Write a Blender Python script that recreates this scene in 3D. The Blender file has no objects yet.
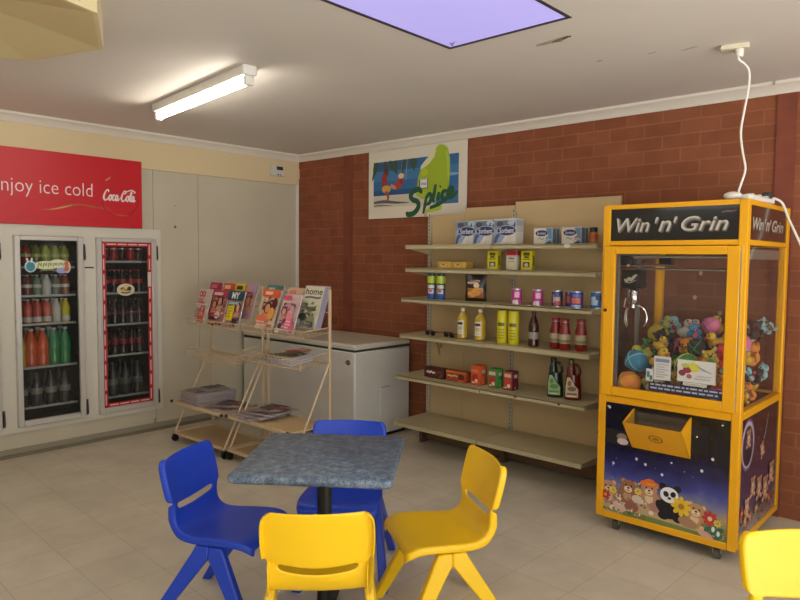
import bpy, math, random
from mathutils import Vector, Matrix
SC = bpy.context.scene
COL = SC.collection
PI = math.pi
def lin(c):
    c /= 255.0
    return c / 12.92 if c <= 0.04045 else ((c + 0.055) / 1.055) ** 2.4
MATS = {}
def mat(rgb, rough=0.6, metal=0.0, coat=0.0, emit=0.0):
    key = (tuple(rgb), rough, metal, coat, emit)
    if key in MATS: return MATS[key]
    m = bpy.data.materials.new('paint_%d_%d_%d' % tuple(rgb)); m.use_nodes = True
    p = m.node_tree.nodes['Principled BSDF']
    col = (lin(rgb[0]), lin(rgb[1]), lin(rgb[2]), 1)
    p.inputs['Base Color'].default_value = col
    p.inputs['Roughness'].default_value = rough
    p.inputs['Metallic'].default_value = metal
    p.inputs['Coat Weight'].default_value = coat
    if emit:
        p.inputs['Emission Color'].default_value = col; p.inputs['Emission Strength'].default_value = emit
    MATS[key] = m
    return m
def noisy(name, c1, c2, scale, rough=0.6, detail=4, lo=0.35, hi=0.65, bump=0.0, stretch=(1, 1, 1), spec=0.5):
    m = bpy.data.materials.new(name); m.use_nodes = True
    nt = m.node_tree; N = nt.nodes; p = N['Principled BSDF']
    tc = N.new('ShaderNodeTexCoord'); mp = N.new('ShaderNodeMapping'); nz = N.new('ShaderNodeTexNoise'); cr = N.new('ShaderNodeValToRGB')
    mp.inputs['Scale'].default_value = stretch
    nz.inputs['Scale'].default_value = scale; nz.inputs['Detail'].default_value = detail
    cr.color_ramp.elements[0].position = lo; cr.color_ramp.elements[1].position = hi
    cr.color_ramp.elements[0].color = tuple(lin(x) for x in c1) + (1,)
    cr.color_ramp.elements[1].color = tuple(lin(x) for x in c2) + (1,)
    nt.links.new(tc.outputs['Object'], mp.inputs['Vector']); nt.links.new(mp.outputs['Vector'], nz.inputs['Vector'])
    nt.links.new(nz.outputs['Fac'], cr.inputs['Fac']); nt.links.new(cr.outputs['Color'], p.inputs['Base Color'])
    p.inputs['Roughness'].default_value = rough; p.inputs['Specular IOR Level'].default_value = spec
    if bump:
        b = N.new('ShaderNodeBump'); b.inputs['Strength'].default_value = bump; b.inputs['Distance'].default_value = 0.002
        nt.links.new(nz.outputs['Fac'], b.inputs['Height']); nt.links.new(b.outputs['Normal'], p.inputs['Normal'])
    return m
def glass(name, tint=(255, 255, 255), refl=1.0, haze=0.0):
    m = bpy.data.materials.new(name); m.use_nodes = True
    nt = m.node_tree; N = nt.nodes; N.remove(N['Principled BSDF']); out = N['Material Output']
    t = N.new('ShaderNodeBsdfTransparent'); g = N.new('ShaderNodeBsdfGlossy'); f = N.new('ShaderNodeFresnel'); mx = N.new('ShaderNodeMixShader')
    t.inputs['Color'].default_value = tuple(lin(x) for x in tint) + (1,)
    g.inputs['Roughness'].default_value = 0.03
    f.inputs['IOR'].default_value = 1.0 + 0.45 * refl
    gm = N.new('ShaderNodeNewGeometry'); iv = N.new('ShaderNodeMath'); iv.operation = 'SUBTRACT'; iv.inputs[0].default_value = 1.0; nt.links.new(gm.outputs['Backfacing'], iv.inputs[1])
    ml = N.new('ShaderNodeMath'); ml.operation = 'MULTIPLY'; nt.links.new(f.outputs['Fac'], ml.inputs[0]); nt.links.new(iv.outputs[0], ml.inputs[1]); nt.links.new(ml.outputs[0], mx.inputs['Fac']); nt.links.new(t.outputs['BSDF'], mx.inputs[1]); nt.links.new(g.outputs['BSDF'], mx.inputs[2])
    last = mx
    if haze:
        d = N.new('ShaderNodeBsdfDiffuse'); d.inputs['Color'].default_value = (0.6, 0.6, 0.58, 1)
        m2 = N.new('ShaderNodeMixShader'); m2.inputs['Fac'].default_value = haze
        nt.links.new(mx.outputs['Shader'], m2.inputs[1]); nt.links.new(d.outputs['BSDF'], m2.inputs[2]); last = m2
    nt.links.new(last.outputs['Shader'], out.inputs['Surface'])
    return m
def brick_mat():
    m = bpy.data.materials.new('red_brick'); m.use_nodes = True
    nt = m.node_tree; N = nt.nodes; L = nt.links.new; p = N['Principled BSDF']
    tc = N.new('ShaderNodeTexCoord'); sp = N.new('ShaderNodeSeparateXYZ'); cb = N.new('ShaderNodeCombineXYZ'); br = N.new('ShaderNodeTexBrick')
    L(tc.outputs['Object'], sp.inputs[0]); L(sp.outputs['X'], cb.inputs['X']); L(sp.outputs['Z'], cb.inputs['Y']); L(cb.outputs[0], br.inputs['Vector'])
    br.inputs['Scale'].default_value = 1.0; br.inputs['Brick Width'].default_value = 0.24; br.inputs['Row Height'].default_value = 0.086
    br.inputs['Mortar Size'].default_value = 0.006; br.inputs['Mortar Smooth'].default_value = 0.35; br.inputs['Bias'].default_value = -0.1
    br.inputs['Color1'].default_value = (lin(144), lin(86), lin(57), 1); br.inputs['Color2'].default_value = (lin(134), lin(77), lin(51), 1)
    br.inputs['Mortar'].default_value = (lin(151), lin(95), lin(66), 1)
    nz = N.new('ShaderNodeTexNoise'); nz.inputs['Scale'].default_value = 7; nz.inputs['Detail'].default_value = 6
    cr = N.new('ShaderNodeValToRGB'); cr.color_ramp.elements[0].color = (0.82, 0.82, 0.83, 1); cr.color_ramp.elements[1].color = (1.08, 1.07, 1.06, 1)
    cr.color_ramp.elements[0].position = 0.3; cr.color_ramp.elements[1].position = 0.7
    mx = N.new('ShaderNodeMix'); mx.data_type = 'RGBA'; mx.blend_type = 'MULTIPLY'; mx.inputs['Factor'].default_value = 0.8
    L(tc.outputs['Object'], nz.inputs['Vector']); L(nz.outputs['Fac'], cr.inputs['Fac'])
    L(br.outputs['Color'], mx.inputs['A']); L(cr.outputs['Color'], mx.inputs['B']); L(mx.outputs['Result'], p.inputs['Base Color'])
    p.inputs['Roughness'].default_value = 0.75; p.inputs['Specular IOR Level'].default_value = 0.25
    b = N.new('ShaderNodeBump'); b.inputs['Strength'].default_value = 0.25; b.inputs['Distance'].default_value = 0.003; b.invert = True
    L(br.outputs['Fac'], b.inputs['Height']); L(b.outputs['Normal'], p.inputs['Normal'])
    return m
def tile_mat():
    m = bpy.data.materials.new('vinyl_tiles'); m.use_nodes = True
    nt = m.node_tree; N = nt.nodes; L = nt.links.new; p = N['Principled BSDF']
    tc = N.new('ShaderNodeTexCoord'); mp = N.new('ShaderNodeMapping'); br = N.new('ShaderNodeTexBrick')
    mp.inputs['Rotation'].default_value = (0, 0, math.radians(2.0)); mp.inputs['Location'].default_value = (0.12, 0.05, 0)
    L(tc.outputs['Object'], mp.inputs['Vector']); L(mp.outputs['Vector'], br.inputs['Vector'])
    br.offset = 0.0; br.inputs['Scale'].default_value = 1.0; br.inputs['Brick Width'].default_value = 0.3; br.inputs['Row Height'].default_value = 0.3
    br.inputs['Mortar Size'].default_value = 0.0022; br.inputs['Mortar Smooth'].default_value = 0.2
    br.inputs['Color1'].default_value = (lin(212), lin(203), lin(184), 1); br.inputs['Color2'].default_value = (lin(208), lin(199), lin(180), 1)
    br.inputs['Mortar'].default_value = (lin(186), lin(176), lin(156), 1)
    nz = N.new('ShaderNodeTexNoise'); nz.inputs['Scale'].default_value = 3.5; nz.inputs['Detail'].default_value = 8; nz.inputs['Roughness'].default_value = 0.65
    cr = N.new('ShaderNodeValToRGB'); cr.color_ramp.elements[0].color = (0.86, 0.85, 0.83, 1); cr.color_ramp.elements[1].color = (1.04, 1.04, 1.04, 1)
    cr.color_ramp.elements[0].position = 0.3; cr.color_ramp.elements[1].position = 0.65
    mx = N.new('ShaderNodeMix'); mx.data_type = 'RGBA'; mx.blend_type = 'MULTIPLY'; mx.inputs['Factor'].default_value = 1.0
    L(tc.outputs['Object'], nz.inputs['Vector']); L(nz.outputs['Fac'], cr.inputs['Fac'])
    L(br.outputs['Color'], mx.inputs['A']); L(cr.outputs['Color'], mx.inputs['B']); L(mx.outputs['Result'], p.inputs['Base Color'])
    p.inputs['Roughness'].default_value = 0.42; p.inputs['Specular IOR Level'].default_value = 0.4
    return m

_FONT = {}
def text_geo(s, shear=0.0, bold=0.0):
    k = (s, shear, bold)
    if k in _FONT: return _FONT[k]
    cu = bpy.data.curves.new('lettering', 'FONT'); cu.body = s; cu.size = 1.0; cu.shear = shear; cu.offset = bold; cu.resolution_u = 3
    o = bpy.data.objects.new('lettering', cu); COL.objects.link(o)
    dg = bpy.context.evaluated_depsgraph_get(); dg.update()
    me = bpy.data.meshes.new_from_object(o.evaluated_get(dg))
    v = [(p.co.x, p.co.y) for p in me.vertices]; f = [tuple(p.vertices) for p in me.polygons]
    bpy.data.objects.remove(o); bpy.data.meshes.remove(me); bpy.data.curves.remove(cu)
    _FONT[k] = (v, f)
    return v, f

class B:
    """collects faces, builds ONE mesh object"""
    def __init__(s): s.v = []; s.f = []; s.mi = []; s.mats = []
    def idx(s, m):
        if m not in s.mats: s.mats.append(m)
        return s.mats.index(m)
    def add(s, vs, fs, m, X=None):
        k = len(s.v); i = s.idx(m)
        for v in vs:
            v = Vector(v)
            s.v.append(X @ v if X is not None else v)
        for f in fs:
            s.f.append(tuple(k + a for a in f)); s.mi.append(i)
    def box(s, c, d, m, bev=0.0, X=None):
        hx, hy, hz = d[0] / 2, d[1] / 2, d[2] / 2; c = Vector(c)
        if bev <= 0:
            vs = [c + Vector((x * hx, y * hy, z * hz)) for x in (-1, 1) for y in (-1, 1) for z in (-1, 1)]
            fs = [(0, 1, 3, 2), (4, 6, 7, 5), (0, 4, 5, 1), (2, 3, 7, 6), (0, 2, 6, 4), (1, 5, 7, 3)]
        else:
            b = min(bev, hx * .98, hy * .98, hz * .98); vs = []; ix = {}
            for x in (-1, 1):
                for y in (-1, 1):
                    for z in (-1, 1):
                        for a in range(3):
                            h = [hx - b, hy - b, hz - b]; h[a] = (hx, hy, hz)[a]
                            ix[x, y, z, a] = len(vs); vs.append(c + Vector((x * h[0], y * h[1], z * h[2])))
            fs = []
            for a in range(3):
                o1, o2 = [k for k in range(3) if k != a]
                for sg in (-1, 1):
                    q = []
                    for (p1, p2) in ((-1, -1), (1, -1), (1, 1), (-1, 1)):
                        t = [0, 0, 0]; t[a] = sg; t[o1] = p1; t[o2] = p2; q.append(ix[t[0], t[1], t[2], a])
                    fs.append(tuple(q))
            for a in range(3):
                o1, o2 = [k for k in range(3) if k != a]
                for p1 in (-1, 1):
                    for p2 in (-1, 1):
                        q = []
                        for (e, w) in ((-1, o1), (1, o1), (1, o2), (-1, o2)):
                            t = [0, 0, 0]; t[a] = e; t[o1] = p1; t[o2] = p2; q.append(ix[t[0], t[1], t[2], w])
                        fs.append(tuple(q))
            for x in (-1, 1):
                for y in (-1, 1):
                    for z in (-1, 1): fs.append(tuple(ix[x, y, z, a] for a in range(3)))
            # consistent outward winding
            g = []
            for f in fs:
                n = (vs[f[1]] - vs[f[0]]).cross(vs[f[2]] - vs[f[0]]); ce = sum((vs[k] for k in f), Vector()) / len(f) - c
                g.append(f if n.dot(ce) >= 0 else tuple(reversed(f)))
            fs = g
        s.add(vs, fs, m, X)
    def lathe(s, prof, m, c=(0, 0, 0), n=16, X=None):
        vs = []; fs = []; c = Vector(c)
        for (r, z) in prof:
            for k in range(n):
                a = 2 * PI * k / n; vs.append(c + Vector((r * math.cos(a), r * math.sin(a), z)))
        for j in range(len(prof) - 1):
            for k in range(n):
                k2 = (k + 1) % n; fs.append((j * n + k, j * n + k2, (j + 1) * n + k2, (j + 1) * n + k))
        fs.append(tuple(reversed(range(n)))); fs.append(tuple((len(prof) - 1) * n + k for k in range(n)))
        s.add(vs, fs, m, X)
    def cyl(s, p0, p1, r, m, n=12, r1=None):
        p0 = Vector(p0); p1 = Vector(p1); d = p1 - p0
        q = d.to_track_quat('Z', 'Y').to_matrix().to_4x4(); q.translation = p0
        s.lathe([(r, 0), (r if r1 is None else r1, d.length)], m, n=n, X=q)
    def tube(s, pts, r, m, n=6, closed=False):
        P = [Vector(p) for p in pts]; vs = []; fs = []; N = len(P); up = None
        for i in range(N):
            a = P[i - 1] if (i > 0 or closed) else P[i]; b = P[(i + 1) % N] if (i < N - 1 or closed) else P[i]
            t = (b - a).normalized()
            if up is None:
                up = t.cross(Vector((0, 0, 1)) if abs(t.z) < .9 else Vector((1, 0, 0))).normalized()
            up = (up - t * up.dot(t)).normalized(); w = t.cross(up)
            for k in range(n):
                an = 2 * PI * k / n; vs.append(P[i] + up * (r * math.cos(an)) + w * (r * math.sin(an)))
        for i in range(N if closed else N - 1):
            j = (i + 1) % N
            for k in range(n):
                k2 = (k + 1) % n; fs.append((i * n + k, j * n + k, j * n + k2, i * n + k2))
        if not closed:
            fs.append(tuple(range(n))); fs.append(tuple(reversed([(N - 1) * n + k for k in range(n)])))
        s.add(vs, fs, m)
    def ball(s, c, r, m, n=14, h=9, X=None):
        if not hasattr(r, '__len__'): r = (r, r, r)
        c = Vector(c); vs = [c + Vector((0, 0, -r[2]))]; fs = []
        for j in range(1, h):
            t = PI * j / h - PI / 2
            for k in range(n):
                a = 2 * PI * k / n; vs.append(c + Vector((r[0] * math.cos(t) * math.cos(a), r[1] * math.cos(t) * math.sin(a), r[2] * math.sin(t))))
        vs.append(c + Vector((0, 0, r[2])))
        for k in range(n):
            k2 = (k + 1) % n; fs.append((0, 1 + k2, 1 + k)); e = 1 + (h - 2) * n; fs.append((e + k, e + k2, len(vs) - 1))
            for j in range(h - 2): fs.append((1 + j * n + k, 1 + j * n + k2, 1 + (j + 1) * n + k2, 1 + (j + 1) * n + k))
        s.add(vs, fs, m, X)
    def prism(s, pts, axis, a, b, m, X=None):
        """2-D outline extruded along axis (0,1,2) from a to b"""
        def P(p, t):
            q = [p[0], p[1]]; q.insert(axis, t); return Vector(q)
        n = len(pts); vs = [P(p, a) for p in pts] + [P(p, b) for p in pts]
        fs = [tuple(reversed(range(n))), tuple(range(n, 2 * n))] + [(k, (k + 1) % n, n + (k + 1) % n, n + k) for k in range(n)]
        s.add(vs, fs, m, X)
    def build(s, name, parent=None, loc=(0, 0, 0), rot=0.0, smooth=40, fix=True):
        me = bpy.data.meshes.new(name); me.from_pydata([tuple(v) for v in s.v], [], s.f)
        for m in s.mats: me.materials.append(m)
        me.polygons.foreach_set('material_index', s.mi)
        if fix:
            import bmesh
            bm = bmesh.new(); bm.from_mesh(me); bmesh.ops.recalc_face_normals(bm, faces=bm.faces); bm.to_mesh(me); bm.free()
        if smooth:
            me.polygons.foreach_set('use_smooth', [True] * len(me.polygons)); me.set_sharp_from_angle(angle=math.radians(smooth))
        me.update()
        o = bpy.data.objects.new(name, me); COL.objects.link(o)
        o.location = loc; o.rotation_euler = (0, 0, rot)
        if parent is not None: o.parent = parent
        return o
class D(B):
    """flat print on a face: shapes in (u,v) metres, each layer a hair above the last"""
    def __init__(s, o, u, v, step=0.0001, rough=0.45):
        B.__init__(s); s.o = Vector(o); s.u = Vector(u).normalized(); s.w = Vector(v).normalized(); s.n = s.u.cross(s.w).normalized(); s.k = 1; s.step = step; s.rough = rough
    def _m(s, c): return c if isinstance(c, bpy.types.Material) else mat(c, s.rough)
    def P(s, x, y): return s.o + s.u * x + s.w * y + s.n * (s.k * s.step)
    def poly(s, pts, c, up=True):
        s.add([s.P(*p) for p in pts], [tuple(range(len(pts)))], s._m(c)); s.k += 1 if up else 0
    def rect(s, x0, y0, x1, y1, c, up=True): s.poly([(x0, y0), (x1, y0), (x1, y1), (x0, y1)], c, up)
    def ell(s, x, y, rx, ry, c, rot=0.0, n=16, up=True):
        cr, sr = math.cos(rot), math.sin(rot)
        s.poly([(x + rx * math.cos(2 * PI * k / n) * cr - ry * math.sin(2 * PI * k / n) * sr, y + rx * math.cos(2 * PI * k / n) * sr + ry * math.sin(2 * PI * k / n) * cr) for k in range(n)], c, up)
    def stroke(s, pts, w, c, up=True, sub=4):
        # smooth brush stroke: Catmull-Rom through pts, width w or list of widths
        P = [Vector((p[0], p[1])) for p in pts]; W = w if hasattr(w, '__len__') else [w] * len(P); Q = []; V = []
        for i in range(len(P) - 1):
            a, b, c2, d = P[max(i - 1, 0)], P[i], P[i + 1], P[min(i + 2, len(P) - 1)]
            for j in range(sub):
                t = j / sub
                Q.append(0.5 * ((2 * b) + (c2 - a) * t + (2 * a - 5 * b + 4 * c2 - d) * t * t + (3 * b - a - 3 * c2 + d) * t ** 3)); V.append(W[i] * (1 - t) + W[i + 1] * t)
        Q.append(P[-1]); V.append(W[-1]); vs = []
        for i in range(len(Q)):
            t = (Q[min(i + 1, len(Q) - 1)] - Q[max(i - 1, 0)])
            t = t.normalized() if t.length > 1e-9 else Vector((1, 0)); nn = Vector((-t.y, t.x)) * (V[i] / 2)
            lift = s.n * (s.step * .8 * i / len(Q)); vs += [s.P(*(Q[i] + nn)) + lift, s.P(*(Q[i] - nn)) + lift]
        s.add(vs, [(2 * i, 2 * i + 1, 2 * i + 3, 2 * i + 2) for i in range(len(Q) - 1)], s._m(c)); s.k += 1 if up else 0
    def text(s, t, x0, y0, x1, y1, c, shear=0.0, bold=0.0, up=True, slope=0.0):
        v, f = text_geo(t, shear, bold)
        ax, bx = min(p[0] for p in v), max(p[0] for p in v); ay, by = min(p[1] for p in v), max(p[1] for p in v)
        s.add([s.P(x0 + (p[0] - ax) / (bx - ax) * (x1 - x0), y0 + (p[1] - ay) / (by - ay) * (y1 - y0) + slope * ((p[0] - ax) / (bx - ax) * (x1 - x0))) for p in v], f, s._m(c)); s.k += 1 if up else 0
    def build(s, name, parent=None, **k):
        return B.build(s, name, parent, smooth=0, fix=False, **k)

def tag(o, label=None, cat=None, group=None, kind=None):
    if label: o['label'] = label
    if cat: o['category'] = cat
    if group: o['group'] = group
    if kind: o['kind'] = kind
    return o
def thing(name, label, cat, loc=(0, 0, 0), rot=0.0, group=None):
    o = bpy.data.objects.new(name, None); COL.objects.link(o); o.location = loc; o.rotation_euler = (0, 0, rot); o.empty_display_size = 0.1
    return tag(o, label, cat, group)
def dup(o, loc=None, rot=None, label=None, group=None, parent=None):
    c = o.copy(); COL.objects.link(c)
    if parent is not None: c.parent = parent
    if loc is not None: c.location = loc
    if rot is not None: c.rotation_euler = (0, 0, rot)
    if label: c['label'] = label
    if group: c['group'] = group
    for ch in list(o.children): dup(ch, parent=c)
    return c
def structure(o): o['kind'] = 'structure'; return o
rnd = random.Random(7)
SKY_E = 0.50; TUBE_E = 20.0; SKY_C = (.92, .97, 1.0); SKY_S = 2.0; GND_C = (.98, .98, .97); GND_S = 4.6; EXPO = 0.28
AC_C = (2.417, -3.689); AC_A = 0.7208; AC_F = 7
TBL = (3.405, -2.62); TBL_R = 0.66; TBL_S = .618
CH = [(3.035, -2.82, 27), (3.65, -2.85, 136), (3.11, -2.245, -51.5), (3.712, -2.258, -122), (5.148, -2.225, -47)]

# ---------------------------------------------------------------- materials
CREAM = mat((216, 196, 154), 0.6); PANEL = noisy('cold_room_panel', (192, 183, 160), (201, 192, 169), 1.4, 0.38)
OFFWHITE = mat((208, 203, 188), 0.5); WHITE = mat((226, 222, 212), 0.4); CORN = mat((222, 214, 200), 0.6)
CEIL = noisy('ceiling_paint', (218, 211, 201), (223, 216, 207), 0.8, 0.8)
ALU = mat((200, 195, 188), 0.34, 0.25); CHROME = mat((215, 215, 215), 0.12, 1.0); BLACK = mat((18, 18, 20), 0.45); DKGREY = mat((58, 56, 54), 0.6)
BRICK = brick_mat(); FLOOR = tile_mat()
YELLOW = noisy('yellow_plastic', (244, 196, 14), (247, 200, 16), 3, 0.36); BLUE = noisy('blue_plastic', (28, 66, 190), (32, 71, 198), 3, 0.38)
GOLD = noisy('machine_yellow', (226, 160, 8), (232, 167, 12), 2.0, 0.38)
BEIGE = noisy('shelf_beige', (182, 170, 132), (189, 177, 139), 2.5, 0.42); BACKP = noisy('backing_panel', (196, 170, 126), (203, 178, 134), 1.6, 0.7)
WIRE = mat((210, 186, 152), 0.45, 0.1); TANB = noisy('rack_board', (196, 170, 126), (204, 178, 134), 2, 0.6)
GLASS = glass('clear_glass', (246, 250, 248)); FGLASS = glass('cooler_glass', (236, 238, 236), 1.0, 0.014); CGLASS = glass('cabinet_glass', (252, 252, 251), .75, 0.012)
RED = mat((200, 22, 34), 0.4)
# ---------------------------------------------------------------- the room shell
H = 2.55; RX = 7.2; FY = -6.2
b = B(); b.box((RX / 2, FY / 2, -0.05), (RX + .4, -FY + .4, 0.1), FLOOR); structure(b.build('floor'))
SX0, SX1, SY0, SY1 = 3.34, 4.005, -2.98, -1.75
b = B(); zc = H + 0.1
for (x0, x1, y0, y1) in ((-.2, SX0, FY - .2, .2), (SX1, RX + .2, FY - .2, .2), (SX0, SX1, FY - .2, SY0), (SX0, SX1, SY1, .2)):
    b.box(((x0 + x1) / 2, (y0 + y1) / 2, zc), (x1 - x0, y1 - y0, 0.2), CEIL)
ceil = structure(b.build('ceiling'))
d = D((3.80, -1.52, H), (1, 0.15, 0), (.15, -1, 0), 0.0004, 0.8)
for (x, y, rx, ry, c, r) in ((-.02, 0, .10, .022, (196, 184, 166), .3), (.02, .01, .055, .014, (150, 128, 100), .5), (.05, .02, .03, .01, (112, 94, 74), .8), (.0, -.01, .03, .007, (120, 100, 80), -.2), (.075, .03, .012, .007, (96, 82, 66), .9), (-.07, -.005, .04, .007, (165, 148, 122), .1)):
    d.ell(x, y, rx, ry, c, r)
d.build('water_stain', ceil)
d = D((4.18, -1.0, H), (1, 0.1, 0), (.1, -1, 0), 0.0004, 0.8)
for (x, y, rx, ry, c) in ((-.12, .03, .03, .006, (176, 162, 142)), (.05, .0, .05, .007, (182, 168, 148)), (-.38, .05, .02, .012, (188, 174, 155))): d.ell(x, y, rx, ry, c, .3)
d.build('water_stain', ceil)

# brick wall with two darker stack-bonded strips
b = B(); b.box((RX / 2, 0.1, H / 2), (RX + .4, 0.2, H), BRICK); wb = structure(b.build('wall_back'))
STRIP = noisy('dark_brick_strip', (116, 58, 40), (132, 68, 46), 6, 0.8)
b = B(); b.box((0.74, -.006, H / 2), (0.115, 0.012, H), STRIP); structure(b.build('trim_1'))
b = B(); b.box((4.44, -.006, H / 2), (0.10, 0.012, H), STRIP); structure(b.build('trim_2'))
# a few bricks that sit proud in the corner pier
b = B(); PR = noisy('proud_brick', (150, 80, 54), (134, 68, 45), 8, 0.8)
for k in range(29):
    z = 0.043 + k * 0.086
    for j in range(2):
        x = 0.12 + j * 0.26 + (0.12 if k % 2 else 0)
        if (k * 7 + j * 5) % 3: b.box((x, -.004, z), (0.225, 0.008, 0.072), PR, 0.003)
structure(b.build('trim_3'))

# cold-room front (left wall): panels with glazed door openings, bulkhead above
DOORS = [(-2.082, -1.574), (-2.684, -2.186), (-3.29, -2.79)]; DZ0, DZ1 = 0.225, 1.662
b = B(); x0, x1 = -0.10, -0.02
def lw(y0, y1, z0, z1): b.box(((x0 + x1) / 2, (y0 + y1) / 2, (z0 + z1) / 2), (x1 - x0, y1 - y0, z1 - z0), PANEL)
lw(-1.144, 0.0, 0, 2.25); lw(-1.574, -1.148, 0, 2.25)
lw(-3.29, -1.578, 0, DZ0); lw(-3.29, -1.578, DZ1, 2.25)
lw(-2.186, -2.082, DZ0, DZ1); lw(-2.79, -2.684, DZ0, DZ1); lw(FY, -3.294, 0, 2.25)
b.box((-.045, FY / 2, (2.25 + H) / 2), (0.11, -FY, H - 2.25), CREAM)
b.box((-.11, -1.146, 1.12), (.012, .03, 2.24), DKGREY); b.box((-.11, -1.576, 1.12), (.012, .03, 2.24), DKGREY)
wl = structure(b.build('wall_left'))
d = D((-0.0195, 0, 0), (0, 1, 0), (0, 0, 1))
d.ell(-1.372, 1.775, .011, .013, (96, 88, 74)); d.ell(-1.372, 1.96, .007, .008, (150, 140, 118)); d.ell(-1.185, 1.02, .006, .006, (110, 100, 84))
d.build('screw_mark', wl)
# cold-room inside
INS = mat((60, 58, 56), 0.7); b = B()
b.box((-.80, -2.47, 1.0), (.04, 1.9, 2.0), INS); b.box((-.45, -1.54, 1.0), (.66, .04, 2.0), INS); b.box((-.45, -3.40, 1.0), (.66, .04, 2.0), INS)
b.box((-.45, -2.47, 1.93), (.66, 1.84, .04), INS); b.box((-.45, -2.47, .08), (.66, 1.84, .1), INS)
structure(b.build('wall_coldroom'))
# raised surround around the doors
b = B(); sx0, sx1 = -0.02, 0.002
for (y0, y1, z0, z1) in ((-3.45, -1.522, DZ1, 1.742), (-3.45, -1.522, .185, DZ0), (-1.574, -1.522, DZ0, DZ1), (-2.186, -2.082, DZ0, DZ1), (-2.79, -2.684, DZ0, DZ1), (-3.45, -3.29, DZ0, DZ1)):
    b.box(((sx0 + sx1) / 2, (y0 + y1) / 2, (z0 + z1) / 2), (sx1 - sx0, y1 - y0, z1 - z0), OFFWHITE)
b.box((.005, -2.134, 1.42), (.008, .07, .012), DKGREY)
DF = thing('drinks_fridge', 'built-in drinks fridge with glass doors below the red sign', 'fridge', (0, 0, 0))
b.build('surround', DF)
SKIRT = mat((150, 142, 122), 0.5)
b = B(); b.box((-.014, (FY) / 2, .032), (.012, -FY, .064), SKIRT, .002); b.box((.0, FY / 2, .012), (.016, -FY, .024), mat((120, 110, 92), .6)); structure(b.build('baseboard_left'))
b = B(); b.box((-.012, -1.59, .085), (.016, .012, .04), SKIRT); b.box((-.015, -1.595, .13), (.01, .015, .11), OFFWHITE); structure(b.build('trim_5'))
b = B(); b.box((-.006, -.02, 1.13), (.024, .034, 2.255), WHITE, .004); structure(b.build('trim_6'))
# cornices
CP = [(0, 0), (0.012, 0), (0.018, 0.012), (0.05, 0.045), (0.062, 0.05), (0.066, 0.066), (0, 0.066)]
b = B(); b.prism([(0.01 + p[0], H - .066 + p[1]) for p in CP], 1, FY, 0, CORN); structure(b.build('trim_7'))
b = B(); b.prism([(-p[0], H - .066 + p[1]) for p in CP], 0, 0.01, RX, CORN); structure(b.build('trim_8'))
b = B(); b.box((4.38, -.066, H - .01), (.012, .006, .02), mat((150, 146, 130), .6)); structure(b.build('trim_9'))

# walls behind the camera, open to the daylight
PLAS = mat((205, 196, 178), .7); b = B()
def rw(y0, y1, z0, z1): b.box((RX + .1, (y0 + y1) / 2, (z0 + z1) / 2), (.2, y1 - y0, z1 - z0), PLAS)
RW = (-6.0, -.9, .05, 2.35)
rw(FY - .2, RW[0], 0, H); rw(RW[1], 0, 0, H); rw(RW[0], RW[1], 0, RW[2]); rw(RW[0], RW[1], RW[3], H); structure(b.build('wall_right'))
b = B()
def fw(x0, x1, z0, z1): b.box(((x0 + x1) / 2, FY - .1, (z0 + z1) / 2), (x1 - x0, .2, z1 - z0), PLAS)
FW = (5.5, 6.9, .08, 2.2)
fw(-.2, FW[0], 0, 2.17); fw(-.2, 1.95, 2.17, 2.3); fw(2.95, FW[0], 2.17, 2.3); fw(-.2, FW[0], 2.3, H); fw(FW[1], RX + .2, 0, H); fw(FW[0], FW[1], 0, FW[2]); fw(FW[0], FW[1], FW[3], H); structure(b.build('wall_front'))
b = B()
for y in (-5.98, -4.7, -3.4, -2.1, -.92): b.box((RX + .06, y, 1.2), (.05, .04, 2.3), ALU)
structure(b.build('window_2'))
b = B()
for x in (5.52, 6.2, 6.88): b.box((x, FY - .06, 1.14), (.04, .05, 2.12), ALU)
structure(b.build('window_3'))

# skylight
sk = bpy.data.objects.new('window_1', None); COL.objects.link(sk); sk.location = ((SX0 + SX1) / 2, (SY0 + SY1) / 2, H); sk['kind'] = 'structure'
sw, sl = SX1 - SX0, SY1 - SY0
b = B(); FR = mat((64, 56, 66), .5)
for (x, y, w, l) in ((-sw / 2 + .009, 0, .018, sl), (sw / 2 - .009, 0, .018, sl), (0, sl / 2 - .009, sw - .036, .018), (0, -sl / 2 + .009, sw - .036, .018)): b.box((x, y, .002), (w, l, .008), FR)
b.build('frame', sk)
SKYM = noisy('skylight_diffuser', (176, 168, 238), (184, 177, 244), .5, .5)
nt = SKYM.node_tree; p = nt.nodes['Principled BSDF']; nt.links.new(nt.nodes['Color Ramp'].outputs['Color'], p.inputs['Emission Color']); p.inputs['Emission Strength'].default_value = SKY_E
p.inputs['Base Color'].default_value = (.2, .2, .25, 1)
b = B(); b.box((0, 0, .006), (sw - .036, sl - .036, .01), SKYM); b.build('diffuser', sk)
d = D((-sw / 2 + .05, sl / 2 - .05, .0008), (1, 0, 0), (0, -1, 0)); d.ell(0, 0, .03, .005, (120, 108, 150), 1.2); d.ell(.02, .01, .022, .004, (110, 100, 140), .6); d.build('dirt_smudge', sk)

# fluorescent batten
lt = thing('ceiling_light', 'white fluorescent batten light glowing on the ceiling', 'ceiling light', (1.71, -2.165, H + .002), math.radians(-6.5))
b = B(); b.box((0, 0, -.028), (1.30, .085, .056), WHITE, .006)
b.build('housing', lt)
for s in (-1, 1):
    b = B(); b.box((s * .632, 0, -.083), (.03, .05, .05), WHITE, .004); b.build('lamp_holder', lt)
b = B(); b.cyl((-.615, 0, -.085), (.615, 0, -.085), .019, mat((255, 247, 234), .4, 0, 0, TUBE_E), 14); b.build('tube', lt)

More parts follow.
